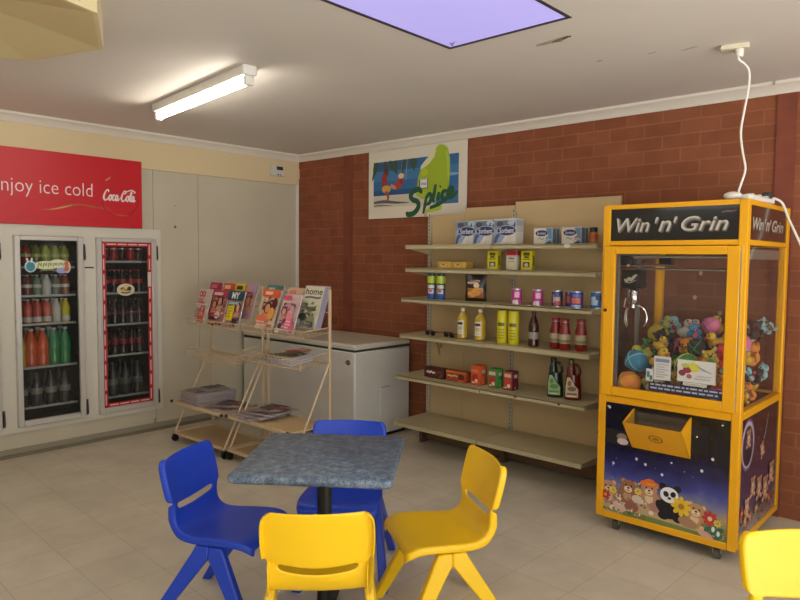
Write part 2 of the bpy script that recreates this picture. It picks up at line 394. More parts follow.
def batten(label, x, y, rz): o = dup(lt, (x, y, H), math.radians(rz), label); return o  # out-of-view copies of the ceiling batten, added to brighten the room
batten('unseen fluorescent batten added to brighten the room, behind the camera, fridge side', 1.9, -4.9, -4)
batten('unseen fluorescent batten added to brighten the room, behind the camera, window side', 5.3, -5.2, -4)
batten('unseen fluorescent batten added to brighten the window side of the room', 6.3, -2.4, -4)
# faceted octagonal air outlet under the ceiling
ac = thing('air_outlet', 'cream faceted air conditioning outlet hanging from the ceiling', 'air outlet', (AC_C[0], AC_C[1], H), 0)
ACM = mat((214, 196, 146), .5); ACD = mat((206, 186, 134), .5); ACL = mat((220, 204, 158), .5)
R0 = .614; ang0 = AC_A; zr = -.13
rim = [Vector((R0 * math.cos(ang0 + k * PI / 4), R0 * math.sin(ang0 + k * PI / 4), zr)) for k in range(8)]
b = B()
top = [Vector((v.x, v.y, 0)) for v in rim]; low = [v + Vector((0, 0, -.0)) for v in rim]
inn = [Vector((v.x * .97, v.y * .97, zr)) for v in rim]
for k in range(8):
    j = (k + 1) % 8
    b.add([top[k], top[j], rim[j], rim[k]], [(0, 1, 2, 3)], ACL); b.add([rim[k], rim[j], inn[j], inn[k]], [(0, 1, 2, 3)], ACL)
b.add(top, [tuple(range(8))], ACL)
b.build('casing', ac, smooth=0)
b = B(); apex = Vector((0, 0, -.035))
for k in range(8):
    j = (k + 1) % 8; mid = (inn[k] * .45 + inn[j] * .55) * .55 + Vector((0, 0, -zr * -.28 + .075))
    mid = inn[j] * .42 + Vector((0, 0, 1)) * 0 + apex * .3; mid.z = -.075
    b.add([inn[k], inn[j], mid, apex], [(0, 1, 2), (0, 2, 3)], ACM)
b.build('vanes', ac, smooth=0)
d = D(((rim[AC_F] + rim[(AC_F + 1) % 8]) / 2 + Vector((0, 0, .066))), (rim[(AC_F + 1) % 8] - rim[AC_F]), (0, 0, 1))
d.rect(-.16, -.05, .16, .05, (176, 172, 168)); d.rect(.02, -.03, .1, .03, (50, 56, 110)); d.build('rating_label', ac)

# wall thermostat
t = thing('thermostat', 'white thermostat box with dark display on the cream bulkhead', 'thermostat', (.008, -.292, 2.372))
b = B(); b.box((.014, 0, 0), (.028, .165, .115), mat((206, 202, 192), .45), .006); b.build('casing', t)
b = B(); b.box((.0288, .022, .022), (.003, .075, .034), mat((40, 42, 40), .3)); b.build('display', t)
b = B(); b.cyl((.028, .0, -.042), (.033, 0, -.042), .008, DKGREY, 10); b.cyl((.028, .03, -.042), (.033, .03, -.042), .006, DKGREY, 10); b.build('button', t)

# ceiling power outlet and power board
t = thing('ceiling_outlet', 'white ceiling power outlet with a plug in it', 'power outlet', (4.41, -.90, H), math.radians(14))
b = B(); b.box((0, 0, -.012), (.125, .07, .024), mat((216, 206, 180), .5), .004); b.build('plate', t)
b = B(); b.lathe([(.016, -.06), (.02, -.05), (.02, -.024)], WHITE, (.02, -.005, 0), 12); b.build('plug', t)
MT = 1.815
t = thing('power_board', 'white power board lying on top of the claw machine', 'power board', (4.462, -.62, MT), math.radians(86))
b = B(); b.box((0, 0, .016), (.36, .055, .03), WHITE, .006); b.build('casing', t)
for k in range(3):
    b = B(); b.box((-.10 + k * .1, 0, .035), (.035, .035, .010), mat((200, 196, 186), .5), .003); b.build('socket', t)
b = B(); b.box((.145, 0, .045), (.045, .04, .035), DKGREY, .005); b.build('plug', t)
t = thing('plug_adaptor', 'round white plug lump beside the power board on the claw machine', 'plug', (4.405, -.83, MT))
b = B(); b.ball((0, 0, .022), (.045, .035, .022), WHITE); b.build('casing', t)
pts = [(4.427, -.905, 2.49), (4.432, -.895, 2.475), (4.447, -.875, 2.462), (4.463, -.85, 2.43), (4.46, -.835, 2.36), (4.44, -.82, 2.25), (4.425, -.81, 2.15), (4.435, -.80, 2.05), (4.45, -.80, 1.97), (4.437, -.81, 1.90), (4.425, -.805, 1.86), (4.435, -.803, 1.838)]
def smooth_path(P, sub=4):
    P = [Vector(p) for p in P]; Q = []
    for i in range(len(P) - 1):
        a, b_, c, d_ = P[max(i - 1, 0)], P[i], P[i + 1], P[min(i + 2, len(P) - 1)]
        for j in range(sub):
            t = j / sub; Q.append(0.5 * (2 * b_ + (c - a) * t + (2 * a - 5 * b_ + 4 * c - d_) * t * t + (3 * b_ - a - 3 * c + d_) * t ** 3))
    return Q + [P[-1]]
b = B(); b.tube(smooth_path(pts), .0055, WHITE, 7); tag(b.build('power_cable'), 'white cord hanging from the ceiling outlet down to the claw machine', 'cord')
pts = [(4.475, -.435, 1.85), (4.50, -.41, 1.846), (4.527, -.39, 1.82), (4.548, -.36, 1.75), (4.58, -.32, 1.66), (4.64, -.28, 1.5), (4.72, -.2, 1.2), (4.78, -.06, .9), (4.80, -.03, .5), (4.8, -.03, .02)]
b = B(); b.tube(smooth_path(pts), .0065, WHITE, 7); tag(b.build('power_cable'), 'white cord drooping behind the claw machine from the power board', 'cord')
# ---------------------------------------------------------------- fridge doors
def fridge_door(k, y0, y1, label, red=False):
    t = bpy.data.objects.new('fridge_door', None); COL.objects.link(t); t.parent = DF; t.location = (-0.004, (y0 + y1) / 2, 0); t['label'] = label; w = y1 - y0; gz0, gz1 = DZ0 + .045, DZ1 - .035; g = w / 2 - .042
    b = B()
    for (ya, yb, za, zb) in ((-w / 2, -g, DZ0, DZ1), (g, w / 2, DZ0, DZ1), (-g, g, DZ0, gz0), (-g, g, gz1, DZ1)):
        b.box((.017, (ya + yb) / 2, (za + zb) / 2), (.034, yb - ya, zb - za), ALU, .005)
    b.build('frame', t)
    b = B(); b.box((.014, 0, (gz0 + gz1) / 2), (.006, 2 * g, gz1 - gz0), FGLASS); b.build('glass_pane', t)
    b = B(); b.box((.0395, -w / 2 + .014, .935), (.011, .014, .20), mat((235, 235, 235), .25, .3), .004); b.build('handle', t)
    for z in (DZ0 + .075, DZ1 - .12):
        b = B(); b.cyl((.012, w / 2 + .016, z - .05), (.012, w / 2 + .016, z + .05), .011, mat((62, 60, 56), .4, .5), 10, .007); b.box((.004, w / 2 + .016, z), (.008, .022, .13), mat((84, 80, 74), .4, .5), .003); b.build('hinge', t)
    if red:
        d = D((.0175, 0, 0), (0, 1, 0), (0, 0, 1)); s = .034
        R = (176, 22, 30); Wt = (228, 190, 186)
        d.rect(-g, gz0, -g + s, gz1, R, False); d.rect(g - s, gz0, g, gz1, R, False); d.rect(-g + s, gz0, g - s, gz0 + s, R, False); d.rect(-g + s, gz1 - s, g - s, gz1, R)
        n = 11; L = (gz1 - gz0) / n
        for i in range(n):
            z = gz0 + i * L
            for yy in (-g + s * .5, g - s * .5):
                if yy > 0 and i == 8: continue
                d.rect(yy - .005, z + .02, yy + .005, z + L - .014, Wt, False); d.rect(yy - .016, z + .001, yy + .016, z + .007, (96, 8, 14), False)
        d.rect(g - s, gz0 + 8 * L, g - .004, gz0 + 9 * L, (214, 198, 186), False)
        for i in range(4):
            y = -g + s + i * (2 * g - 2 * s) / 4
            d.rect(y + .012, gz0 + s * .35, y + .088, gz0 + s * .65, Wt, False); d.rect(y + .012, gz1 - s * .65, y + .088, gz1 - s * .35, Wt, False)
            d.rect(y, gz0 + .003, y + .005, gz0 + s - .003, (96, 8, 14), False)
        d.k += 1; d.build('red_border', t)
        d = D((.0178, -.015, 1.235), (0, 1, 0), (0, 0, 1)); d.ell(0, 0, .075, .05, (226, 214, 184), 0, 24); d.ell(0, 0, .07, .045, (206, 190, 150), 0, 24)
        d.stroke([(-.045, .005), (-.02, .015), (0, -.005), (.03, .01)], .012, (60, 48, 30)); d.ell(.03, .008, .018, .018, (48, 36, 26)); d.ell(-.015, .002, .02, .012, (196, 150, 50)); d.stroke([(-.04, -.02), (0, -.027), (.04, -.018)], .01, (70, 54, 30))
        d.build('oval_sticker', t)
    else:
        d = D((.0178, 0, 1.43), (0, 1, 0), (0, 0, 1))
        for (x, y, rx, ry, c) in ((-.135, 0, .042, .044, (190, 206, 214)), (-.02, .01, .095, .032, (216, 216, 190)), (.06, .02, .07, .034, (218, 218, 196)), (.125, -.004, .03, .048, (216, 196, 180)), (.09, -.032, .045, .022, (150, 160, 206))): d.ell(x, y, rx, ry, c)
        d.ell(-.135, .0, .032, .036, (52, 132, 148)); d.stroke([(-.15, .03), (-.16, .06)], .012, (210, 220, 226)); d.stroke([(-.13, .03), (-.125, .065)], .012, (210, 220, 226))
        for i in range(6):
            x = -.085 + i * .037; d.stroke([(x, -.012 + .004 * i), (x + .008, .026), (x + .022, .004 + .002 * i), (x + .026, .03)], .009, (148, 158, 34))
        d.ell(.125, .01, .014, .04, (196, 96, 56)); d.ell(.123, -.02, .02, .018, (180, 110, 80)); d.stroke([(-.07, -.03), (0, -.025), (.05, -.033)], .012, (120, 130, 60))
        d.build('colourful_sticker', t)
    return t
fridge_door(0, DOORS[0][0], DOORS[0][1], 'glass fridge door with a red printed border around the pane', True)
fridge_door(1, DOORS[1][0], DOORS[1][1], 'glass fridge door with colourful lettering sticker across the top, mixed soft drinks inside')
fridge_door(2, DOORS[2][0], DOORS[2][1], 'glass fridge door at the cut-off edge of the photo, beside the mixed soft drinks door')

# wire shelves and bottles inside
SH = [[1.465, 1.20, .935, .675, .325], [1.42, 1.20, .98, .645, .335]]
SHN = ['top', 'second', 'third', 'fourth', 'bottom']; DN = ['red-bordered fridge door', 'fridge door with the colourful sticker']
SHM = mat((196, 198, 194), .4, .3)
sh0 = None
for di in range(2):
    y0, y1 = DOORS[di]
    for si, z in enumerate(SH[di]):
        if sh0 is None:
            b = B(); b.box((-.30, 0, -.006), (.59, .45, .006), mat((120, 120, 118), .5, .3)); o = sh0 = b.build('shelf', DF); b = B(); b.box((0, 0, .002), (.006, .46, .018), SHM, .002); b.build('front_lip', sh0)
        else: o = dup(sh0)
        o.location = (-.095, (y0 + y1) / 2, z)
def bottle(name, h, r, body, cap, lab, labz, neck=.34, label_text='', cat='bottle'):
    t = thing(name, '', cat)
    b = B()
    if neck: b.lathe([(r * .8, 0), (r, .006), (r, h * .28), (r * .94, h * .34), (r, h * .42), (r, h * (1 - neck)), (r * .75, h * (1 - neck * .62)), (r * .38, h * (1 - neck * .3)), (r * .34, h * .955)], body, n=12)
    else: b.lathe([(r * .8, 0), (r, .008), (r, h - .012), (r * .8, h)], body, n=12)
    b.build('body', t)
    if cap is not None:
        b = B(); b.lathe([(r * .42, h * .94), (r * .42, h)], cap, n=10); b.build('cap', t)
    if lab is not None:
        b = B(); b.lathe([(r * 1.012, h * labz[0]), (r * 1.012, h * labz[1])], lab, n=12); b.build('label_band', t)
    return t
def drinkm(rgb): return mat(rgb, .18, 0, .3)
COLA = drinkm((38, 16, 12)); COLA2 = drinkm((52, 22, 16)); CLEAR = drinkm((118, 122, 118)); REDL = mat((186, 26, 34), .35); WHT = mat((216, 214, 208), .4); SIL = mat((176, 176, 180), .3, .6)
ORG = drinkm((232, 92, 34)); GRN = drinkm((44, 150, 84)); YEL = drinkm((222, 204, 40)); PNK = drinkm((206, 78, 66)); LIM = drinkm((168, 186, 60)); DKC = drinkm((58, 58, 56)); AMB = drinkm((150, 50, 26))
# (kinds, height, radius, count, colour words)
ROWS = [
 [dict(n='drink_can', h=.125, r=.032, q=6, c=[REDL, mat((90, 14, 18), .3), REDL, mat((60, 14, 16), .3)], lab=SIL, lz=(.86, .93), cap=None, neck=0, w='cola can', cat='can'),
  dict(n='drink_bottle', h=.20, r=.031, q=6, c=[COLA], lab=REDL, lz=(.42, .60), cap=REDL, neck=.36, w='dark cola bottle with red label'),
  dict(n='drink_bottle', h=.215, r=.031, q=6, c=[COLA], lab=mat((126, 60, 58), .4), lz=(.40, .50), cap=DKGREY, neck=.4, w='black cola bottle with faded label'),
  dict(n='drink_bottle', h=.215, r=.032, q=6, c=[COLA2], lab=mat((150, 30, 40), .4), lz=(.42, .62), cap=BLACK, neck=.36, w='cola bottle with dull red label'),
  dict(n='drink_bottle', h=.285, r=.042, q=4, c=[DKC], lab=mat((120, 116, 110), .4), lz=(.34, .52), cap=DKGREY, neck=.42, w='large dark cola bottle with grey label')],
 [dict(n='drink_bottle', h=.185, r=.034, q=6, c=[AMB, AMB, drinkm((120, 128, 60)), LIM, LIM, drinkm((150, 168, 80))], lab=mat((190, 190, 120), .4), lz=(.46, .58), cap=DKGREY, neck=.34, w='juice bottle'),
  dict(n='drink_bottle', h=.165, r=.033, q=6, c=[drinkm((150, 60, 54)), drinkm((120, 50, 50)), drinkm((120, 150, 120)), WHT, CLEAR, drinkm((150, 90, 70))], lab=WHT, lz=(.40, .55), cap=WHT, neck=.34, w='small flavoured drink bottle'),
  dict(n='drink_bottle', h=.195, r=.032, q=6, c=[PNK, PNK, PNK, drinkm((214, 90, 70)), WHT, YEL], lab=WHT, lz=(.10, .30), cap=WHT, neck=.36, w='pink drink bottle with white label'),
  dict(n='drink_bottle', h=.30, r=.043, q=5, c=[YEL, ORG, ORG, GRN, GRN], lab=None, lz=(.3, .5), cap=WHT, neck=.40, w='large bright soft drink bottle'),
  dict(n='drink_bottle', h=.27, r=.043, q=4, c=[DKC], lab=mat((150, 140, 136), .4), lz=(.36, .54), cap=DKGREY, neck=.42, w='large dark bottle with pale label')]]
CW = {id(AMB): 'amber', id(LIM): 'lime green', id(YEL): 'yellow', id(ORG): 'orange', id(GRN): 'green', id(PNK): 'pink', id(WHT): 'white', id(CLEAR): 'clear'}
for di in range(2):
    y0, y1 = DOORS[di]
    for si, R in enumerate(ROWS[di]):
        protos = {}; z = SH[di][si] - .002
        for rowi in range(2):
            for k in range(R['q']):
                m = R['c'][k % len(R['c'])] if len(R['c']) != R['q'] else R['c'][k]
                pitch = (y1 - y0 - .075) / R['q']; y = y0 + .0375 + pitch * (k + .5); x = -.125 - R['r'] - rowi * (2 * R['r'] + .012)
                if id(m) not in protos:
                    o = protos[id(m)] = bottle(R['n'], R['h'], R['r'], m, R['cap'], R['lab'], R['lz'], R['neck'], cat=R.get('cat', 'bottle'))
                else: o = dup(protos[id(m)])
                o.location = (x, y, z)
                col = CW.get(id(m)); w = R['w'] if len(R['c']) == 1 or R['n'] == 'drink_can' else (R['w'] + (' in ' + col if col else ' in mixed colours'))
                pos = 'front' if rowi == 0 else 'second'
                o['label'] = '%s, %s row, %s shelf, %s' % (w, pos, SHN[si], 'red-bordered door' if di == 0 else 'sticker door')
                o['group'] = 'drinks on the %s shelf of the %s' % (SHN[si], DN[di])

# ---------------------------------------------------------------- the red sign
sg = thing('advertising_sign', 'red drink advertising sign with white lettering above the fridge doors', 'sign', (0.014, -.014, 0))
b = B(); b.box((.006, (-1.682 - 3.42) / 2, (1.745 + 2.302) / 2), (.012, 1.738, .557), RED, .002); b.build('board', sg)
d = D((.0122, 0, 0), (0, 1, 0), (0, 0, 1), .00006); WT = (232, 222, 218)
d.text('njoy ice cold', -2.742, 1.948, -2.092, 2.083, WT, 0, -.012, False); d.text('E', -2.865, 1.978, -2.795, 2.078, WT, 0, -.012)
d.build('slogan_lettering', sg)
d = D((.0122, 0, 0), (0, 1, 0), (0, 0, 1), .0002)
def script(d, P, w, x, y, sx, sy, sh, c):
    for st in P: d.stroke([(x + (px + sh * py) * sx, y + py * sy) for (px, py) in st[0]], [q * w for q in st[1]], c, True)
CC = [ # hand-drawn looping letters C o c a - C o l a in unit boxes
 ([(.95, .78), (.85, 1.0), (.55, .95), (.25, .6), (.15, .25), (.4, .02), (.8, .12), (1.0, .3)], [.5, .9, .8, 1.2, 1.4, 1.1, .8, .5]),
 ([(1.35, .55), (1.1, .35), (1.15, .08), (1.4, .05), (1.55, .3), (1.45, .52), (1.35, .55), (1.7, .5)], [1, 1.1, 1.1, 1, 1.1, 1, .8, .5]),
 ([(2.1, .45), (1.95, .57), (1.75, .35), (1.8, .08), (2.0, .04), (2.25, .2)], [.8, 1, 1.2, 1.1, .9, .5]),
 ([(2.7, .5), (2.45, .55), (2.3, .28), (2.38, .05), (2.6, .1), (2.72, .5), (2.68, .15), (2.8, .03), (3.0, .2), (3.2, .3)], [.8, 1, 1.2, 1.1, .9, .9, 1.1, .9, .6, .5]),
 ([(4.2, .78), (4.1, 1.0), (3.8, .95), (3.5, .6), (3.4, .25), (3.65, .0), (4.0, .1), (4.2, .3)], [.5, .9, .8, 1.2, 1.4, 1.1, .8, .5]),
 ([(4.1, .78), (3.9, .7), (4.3, .95), (5.2, 1.12), (5.9, .95), (5.6, .85)], [.5, .8, .7, .8, .8, .4]),
 ([(4.55, .55), (4.3, .35), (4.35, .08), (4.6, .05), (4.75, .3), (4.65, .52), (4.55, .55), (4.9, .5)], [1, 1.1, 1.1, 1, 1.1, 1, .8, .5]),
 ([(5.0, .3), (5.25, .8), (5.2, 1.0), (5.05, .7), (4.98, .2), (5.1, .03), (5.3, .2)], [.7, .9, .8, 1.1, 1.2, .9, .5]),
 ([(5.75, .5), (5.5, .55), (5.35, .28), (5.43, .05), (5.65, .1), (5.77, .5), (5.73, .15), (5.85, .03), (6.05, .2)], [.8, 1, 1.2, 1.1, .9, .9, 1.1, .9, .5])]
script(d, CC, .011, -2.012, 1.962, .0445, .085, .18, WT); d.k += 1
d.build('script_logo', sg)
d = D((.0122, 0, 0), (0, 1, 0), (0, 0, 1), .00006)
d.stroke([(-2.47, 1.86), (-2.38, 1.868), (-2.28, 1.90), (-2.18, 1.915), (-2.06, 1.90), (-1.96, 1.88)], [.004, .016, .02, .012, .008, .003], (172, 88, 50)); d.stroke([(-2.42, 1.862), (-2.33, 1.882), (-2.25, 1.905)], [.003, .011, .004], (214, 150, 84))
d.stroke([(-2.16, 1.885), (-2.0, 1.905), (-1.94, 1.885)], [.003, .01, .003], (188, 66, 54)); d.stroke([(-1.99, 2.12), (-1.965, 2.133), (-1.945, 2.152)], [.004, .016, .003], (206, 130, 100))
d.stroke([(-2.02, 1.97), (-1.99, 1.88), (-1.90, 1.845), (-1.79, 1.86), (-1.725, 1.93), (-1.715, 2.0)], [.002, .007, .006, .008, .006, .002], (140, 14, 24)); d.stroke([(-1.94, 1.857), (-1.86, 1.845), (-1.80, 1.853)], [.002, .009, .002], (196, 90, 60))
d.stroke([(-2.70, 1.80), (-2.2, 1.795), (-1.75, 1.79)], [.002, .004, .002], (178, 26, 36))
d.build('swirl_print', sg)

# ---------------------------------------------------------------- poster on the bricks
po = thing('poster', 'white-bordered beach ice cream poster hung high on the brick wall', 'poster', (1.037, -.012, 1.872))
PW, PH = 1.12, .607
b = B(); b.box((PW / 2, -.006, PH / 2), (PW, .012, PH), mat((222, 214, 196), .45), .002); b.build('sheet', po)
d = D((0, -.0121, 0), (1, 0, 0), (0, 0, 1), .00003)
d.rect(.065, .10, 1.04, .505, (44, 104, 158)); d.rect(.065, .33, 1.04, .42, (62, 122, 170)); d.rect(.065, .42, .60, .505, (46, 92, 132)); d.rect(.065, .10, 1.04, .215, (206, 196, 176)); d.rect(.065, .205, 1.04, .25, (34, 84, 134)); d.rect(.80, .10, 1.04, .25, (58, 112, 160))
d.stroke([(.07, .145), (.2, .15), (.36, .135), (.5, .13)], [.02, .03, .02, .004], (92, 92, 92)); d.stroke([(.07, .115), (.15, .118), (.3, .11)], [.01, .014, .003], (110, 106, 98))
for (x, y, a, L) in ((.09, .46, -.2, .14), (.12, .44, -.5, .16), (.20, .47, .4, .13), (.26, .45, .9, .12), (.33, .47, .2, .12), (.45, .48, -.3, .12), (.52, .46, .4, .11), (.56, .49, .0, .09)):
    d.stroke([(x, .505), (x + L * .4 * math.sin(a), .505 - L * .4), (x + L * math.sin(a), .505 - L)], [.03, .045, .006], (58, 84, 66))
for (x, y, rx, ry, c) in ((.84, .30, .09, .012, (140, 176, 204)), (.98, .34, .06, .012, (130, 170, 200)), (.70, .31, .07, .014, (110, 160, 196))): d.ell(x, y, rx, ry, c)
SK = (168, 84, 60)
d.stroke([(.475, .505), (.46, .33)], .005, (176, 166, 140)); d.stroke([(.415, .505), (.40, .33)], .004, (140, 140, 120))
d.stroke([(.215, .40), (.20, .34), (.205, .28)], [.05, .075, .05], (150, 52, 44)); d.ell(.22, .42, .024, .03, (96, 52, 40)); d.ell(.225, .26, .055, .035, (206, 160, 70)); d.stroke([(.22, .24), (.25, .19), (.235, .15)], [.035, .03, .018], SK)
d.stroke([(.28, .29), (.33, .27), (.38, .275)], [.03, .035, .02], (206, 140, 96)); d.stroke([(.34, .275), (.38, .30), (.40, .345)], [.06, .075, .04], (176, 66, 52)); d.ell(.405, .365, .035, .024, (226, 196, 150)); d.ell(.41, .315, .025, .028, (150, 40, 40))
d.build('beach_picture', po)
d = D((0, -.0134, 0), (1, 0, 0), (0, 0, 1), .00003)
LG = (158, 184, 44)
d.poly([(.58, .19), (.59, .26), (.605, .34), (.63, .40), (.68, .42), (.735, .45), (.785, .50), (.795, .565), (.835, .595), (.885, .585), (.925, .555), (.948, .47), (.95, .33), (.935, .22), (.90, .17), (.65, .15)], LG)
d.poly([(.63, .40), (.68, .42), (.735, .45), (.785, .50), (.80, .555), (.745, .525), (.68, .475), (.632, .43)], (222, 218, 170)); d.stroke([(.905, .54), (.93, .45), (.932, .30)], [.01, .03, .012], (176, 200, 74))
d.ell(.675, .375, .04, .03, (190, 196, 50))
d.poly([(.70, .03), (.86, .05), (.875, .085), (.72, .075)], (178, 196, 62)); d.poly([(.675, -.002), (.705, -.002), (.71, .06), (.68, .06)], (198, 180, 120))
d.rect(.615, .238, .715, .322, (70, 70, 84)); d.rect(.627, .245, .705, .315, (226, 222, 220)); d.text('Streets', .635, .268, .697, .295, (70, 60, 110), .2, .01)
for k in range(5): d.rect(.621 + k * .019, .313, .630 + k * .019, .323, (226, 222, 220), False)
d.k += 1
d.build('ice_cream_print', po)
d = D((0, -.0143, 0), (1, 0, 0), (0, 0, 1), .0002); DG = (22, 84, 56)
LET = [[(.645, .20), (.62, .235), (.555, .225), (.52, .185), (.545, .15), (.60, .13), (.61, .085), (.56, .035), (.49, .025), (.475, .05)],
       [(.70, .17), (.685, .10), (.665, .025)], [(.695, .155), (.73, .19), (.755, .165), (.735, .115), (.69, .10)],
       [(.80, .265), (.785, .19), (.775, .135), (.795, .12)], [(.838, .20), (.826, .15), (.842, .135)], [(.845, .24), (.857, .248)],
       [(.918, .205), (.886, .20), (.868, .165), (.885, .135), (.925, .15)], [(.935, .17), (.975, .195), (.98, .225), (.95, .225), (.932, .185), (.95, .15), (.99, .16), (1.03, .195)],
       [(.74, .072), (.84, .10), (.94, .148)]]
for P in LET: d.stroke(P, [.026] + [.036 if len(P) < 10 else .046] * (len(P) - 2) + [.02], DG, True)
d.k += 1
d.build('brush_lettering', po)

# ---------------------------------------------------------------- chest freezer
fz = thing('chest_freezer', 'white chest freezer with a dark lid seam standing in the brick corner', 'freezer', (.80, -.37, 0))
FWH = noisy('freezer_white', (206, 202, 192), (212, 209, 200), 2, .4); L2, W2 = .775, .335
b = B(); b.box((0, 0, .392), (2 * L2, 2 * W2, .724), FWH, .012); b.build('body', fz)
b = B(); b.box((0, 0, .015), (2 * L2 - .06, 2 * W2 - .06, .03), BLACK); b.build('plinth', fz)
b = B(); b.box((0, 0, .7615), (2 * L2 - .014, 2 * W2 - .014, .017), mat((46, 48, 46), .7)); b.build('seal', fz)
b = B(); b.box((0, 0, .79), (2 * L2 + .004, 2 * W2 + .004, .044), noisy('lid_white', (202, 194, 176), (208, 200, 183), 1, .45), .012); b.build('lid', fz)
b = B(); b.cyl((.70, -W2 - .004, .665), (.70, -W2 + .01, .665), .022, mat((84, 82, 78), .4, .4), 14); b.box((.70, -W2 - .003, .665), (.055, .012, .022), mat((120, 118, 112), .4, .4), .004); b.build('lock', fz)
b = B(); b.box((L2 + .001, .14, .235), (.006, .36, .40), FWH, .004); b.box((L2 + .003, .02, .43), (.006, .1, .008), mat((150, 148, 140), .5)); b.build('service_panel', fz)
# ---------------------------------------------------------------- shop shelving
su = thing('shelving_unit', 'beige metal shop shelving with six levels against the brick wall', 'shelving', (2.70, -.14, 0))
for k, (x0, x1, zt) in enumerate(((-.815, -.465, 1.868), (-.463, -.002, 1.915), (.002, .815, 1.94))):
    b = B(); b.box(((x0 + x1) / 2, .009, (zt + .03) / 2), (x1 - x0, .018, zt - .03), BACKP); pnl = b.build('back_panel', su)
    if k == 0:
        d = D((-.72, 0, .77), (1, 0, 0), (0, 0, 1))
        d.stroke([(-.03, .05), (0, .03), (.01, -.03), (.02, -.05)], [.01, .03, .02, .01], (150, 122, 84)); d.ell(.03, .03, .012, .02, (140, 112, 78)); d.build('scuff_mark', pnl)
UPM = mat((190, 184, 164), .4, .3)
for x in (-.812, 0, .812):
    b = B(); b.box((x, -.012, .94), (.026, .024, 1.84), UPM)
    for i in range(60): b.box((x, -.0245, .10 + i * .03), (.006, .0012, .016), DKGREY)
    b.build('upright', su)
LV = [(1.62, .30, 1.25), (1.44, .30, 1.43), (1.205, .345, 1.2), (.92, .36, 1), (.60, .405, 1), (.235, .43, 1)]
for z, dep, _ in LV:
    for sgn in (-1, 1):
        b = B(); xc = sgn * .406; w = .806
        b.box((xc, -.02 - dep / 2, z - .006), (w, dep, .012), BEIGE, .002); b.box((xc, -.02 - dep + .006, z - .0165), (w, .012, .033), BEIGE, .003)
        sh = b.build('shelf', su)
        for e in (-1, 1):
            b = B(); b.prism([(-.02, z - .012), (-.02, z - .075), (-.02 - dep + .04, z - .03), (-.02 - dep + .02, z - .012)], 0, xc + e * (w / 2 - .004) - .002, xc + e * (w / 2 - .004) + .002, UPM if z < 1 else BEIGE); b.build('bracket', sh)
        if z == .235:
            b = B(); b.box((xc, -.05, .10), (w - .02, .02, .16), mat((112, 84, 58), .7)); b.build('kick_board', sh)
        if z > 1.6 and sgn > 0:
            d = D((.605, -.02 - dep - .0005, z - .014), (1, 0, 0), (0, 0, 1)); d.ell(0, 0, .024, .013, (236, 226, 206)); d.build('price_tag', sh)
        if z == .60:
            d = D((.63, -.02 - dep - .0005, z - .016), (1, 0, 0), (0, 0, 1)); d.ell(.0, 0, .01, .006, (92, 80, 60)); d.ell(-.33, .0, .012, .006, (110, 98, 76)); d.build('stain', sh)
for x in (-.80, 0, .80):
    b = B(); b.box((x, -.07, .045), (.03, .10, .09), mat((96, 70, 48), .6)); b.build('base_foot', su)

def carton(name, label, cat, x, y, z, w, dp, h, col, side, prints, group=None, rot=0.0, bev=.003):
    """x = left edge, y = front face; prints(d) draws on the front in (0..w, 0..h)"""
    t = thing(name, label, cat, (x + w / 2, y + dp / 2, z + .0006), rot, group)
    b = B(); b.box((0, 0, h / 2), (w, dp, h), mat(col, .5), bev); b.build('carton', t)
    d = D((-w / 2, -dp / 2, 0), (1, 0, 0), (0, 0, 1)); prints(d); d.build('front_print', t)
    if side:
        d = D((w / 2, -dp / 2, 0), (0, 1, 0), (0, 0, 1)); side(d); d.build('side_print', t)
    return t
NAVY = (38, 52, 104)
def big_pack(d, w=.205, h=.178):
    d.rect(.004, .004, w - .004, h - .004, (150, 168, 190)); d.poly([(.004, h * .62), (.004, h - .004), (w - .03, h - .004), (w - .004, h * .8), (w - .004, h * .6)], (128, 146, 172)); d.ell(.10, h * .86, .05, .02, (104, 122, 120)); d.ell(.05, h * .83, .03, .02, (70, 78, 90)); d.ell(.15, h * .88, .035, .018, (176, 190, 204))
    d.poly([(.004, .004), (w - .004, .004), (w - .004, h * .5), (.11, h * .42), (.06, h * .1)], (214, 210, 196)); d.poly([(.06, .004), (.09, .004), (.12, h * .33), (.10, h * .38)], (222, 222, 222)); d.stroke([(.012, .01), (.03, .06), (.07, .085)], [.018, .03, .012], (70, 92, 140)); d.stroke([(.03, .01), (.05, .04), (.08, .06)], [.012, .022, .006], (150, 172, 206)); d.poly([(w - .03, h * .7), (w - .004, h * .7), (w - .004, h - .01)], (58, 80, 120))
    d.ell(.108, h * .56, .083, .038, (196, 204, 216), 0, 24); d.ell(.108, h * .56, .079, .034, NAVY, 0, 24); d.text('Sorbent', .045, h * .56 - .018, .172, h * .56 + .02, (226, 226, 230), .15, .012)
def pack_side(d, h=.178): d.rect(.01, .01, .09, h * .5, (226, 224, 216)); d.rect(.0, h * .75, .1, h - .004, (170, 184, 200))
for i, (x, lab) in enumerate(((2.288, 'blue and white tissue pack at the end next to the poster, first of three'), (2.457, 'blue and white tissue pack in the middle of three on the top shelf'), (2.64, 'blue and white tissue pack at the right end of the three big ones'))):
    carton('tissue_pack', lab, 'tissue pack', x, -.33 + .002 * i, 1.62, .163 if i < 2 else .19, .10, .178 + .004 * i, (206, 206, 204), pack_side, lambda d: big_pack(d, .160 if i < 2 else .187), 'big tissue packs on the top shelf')
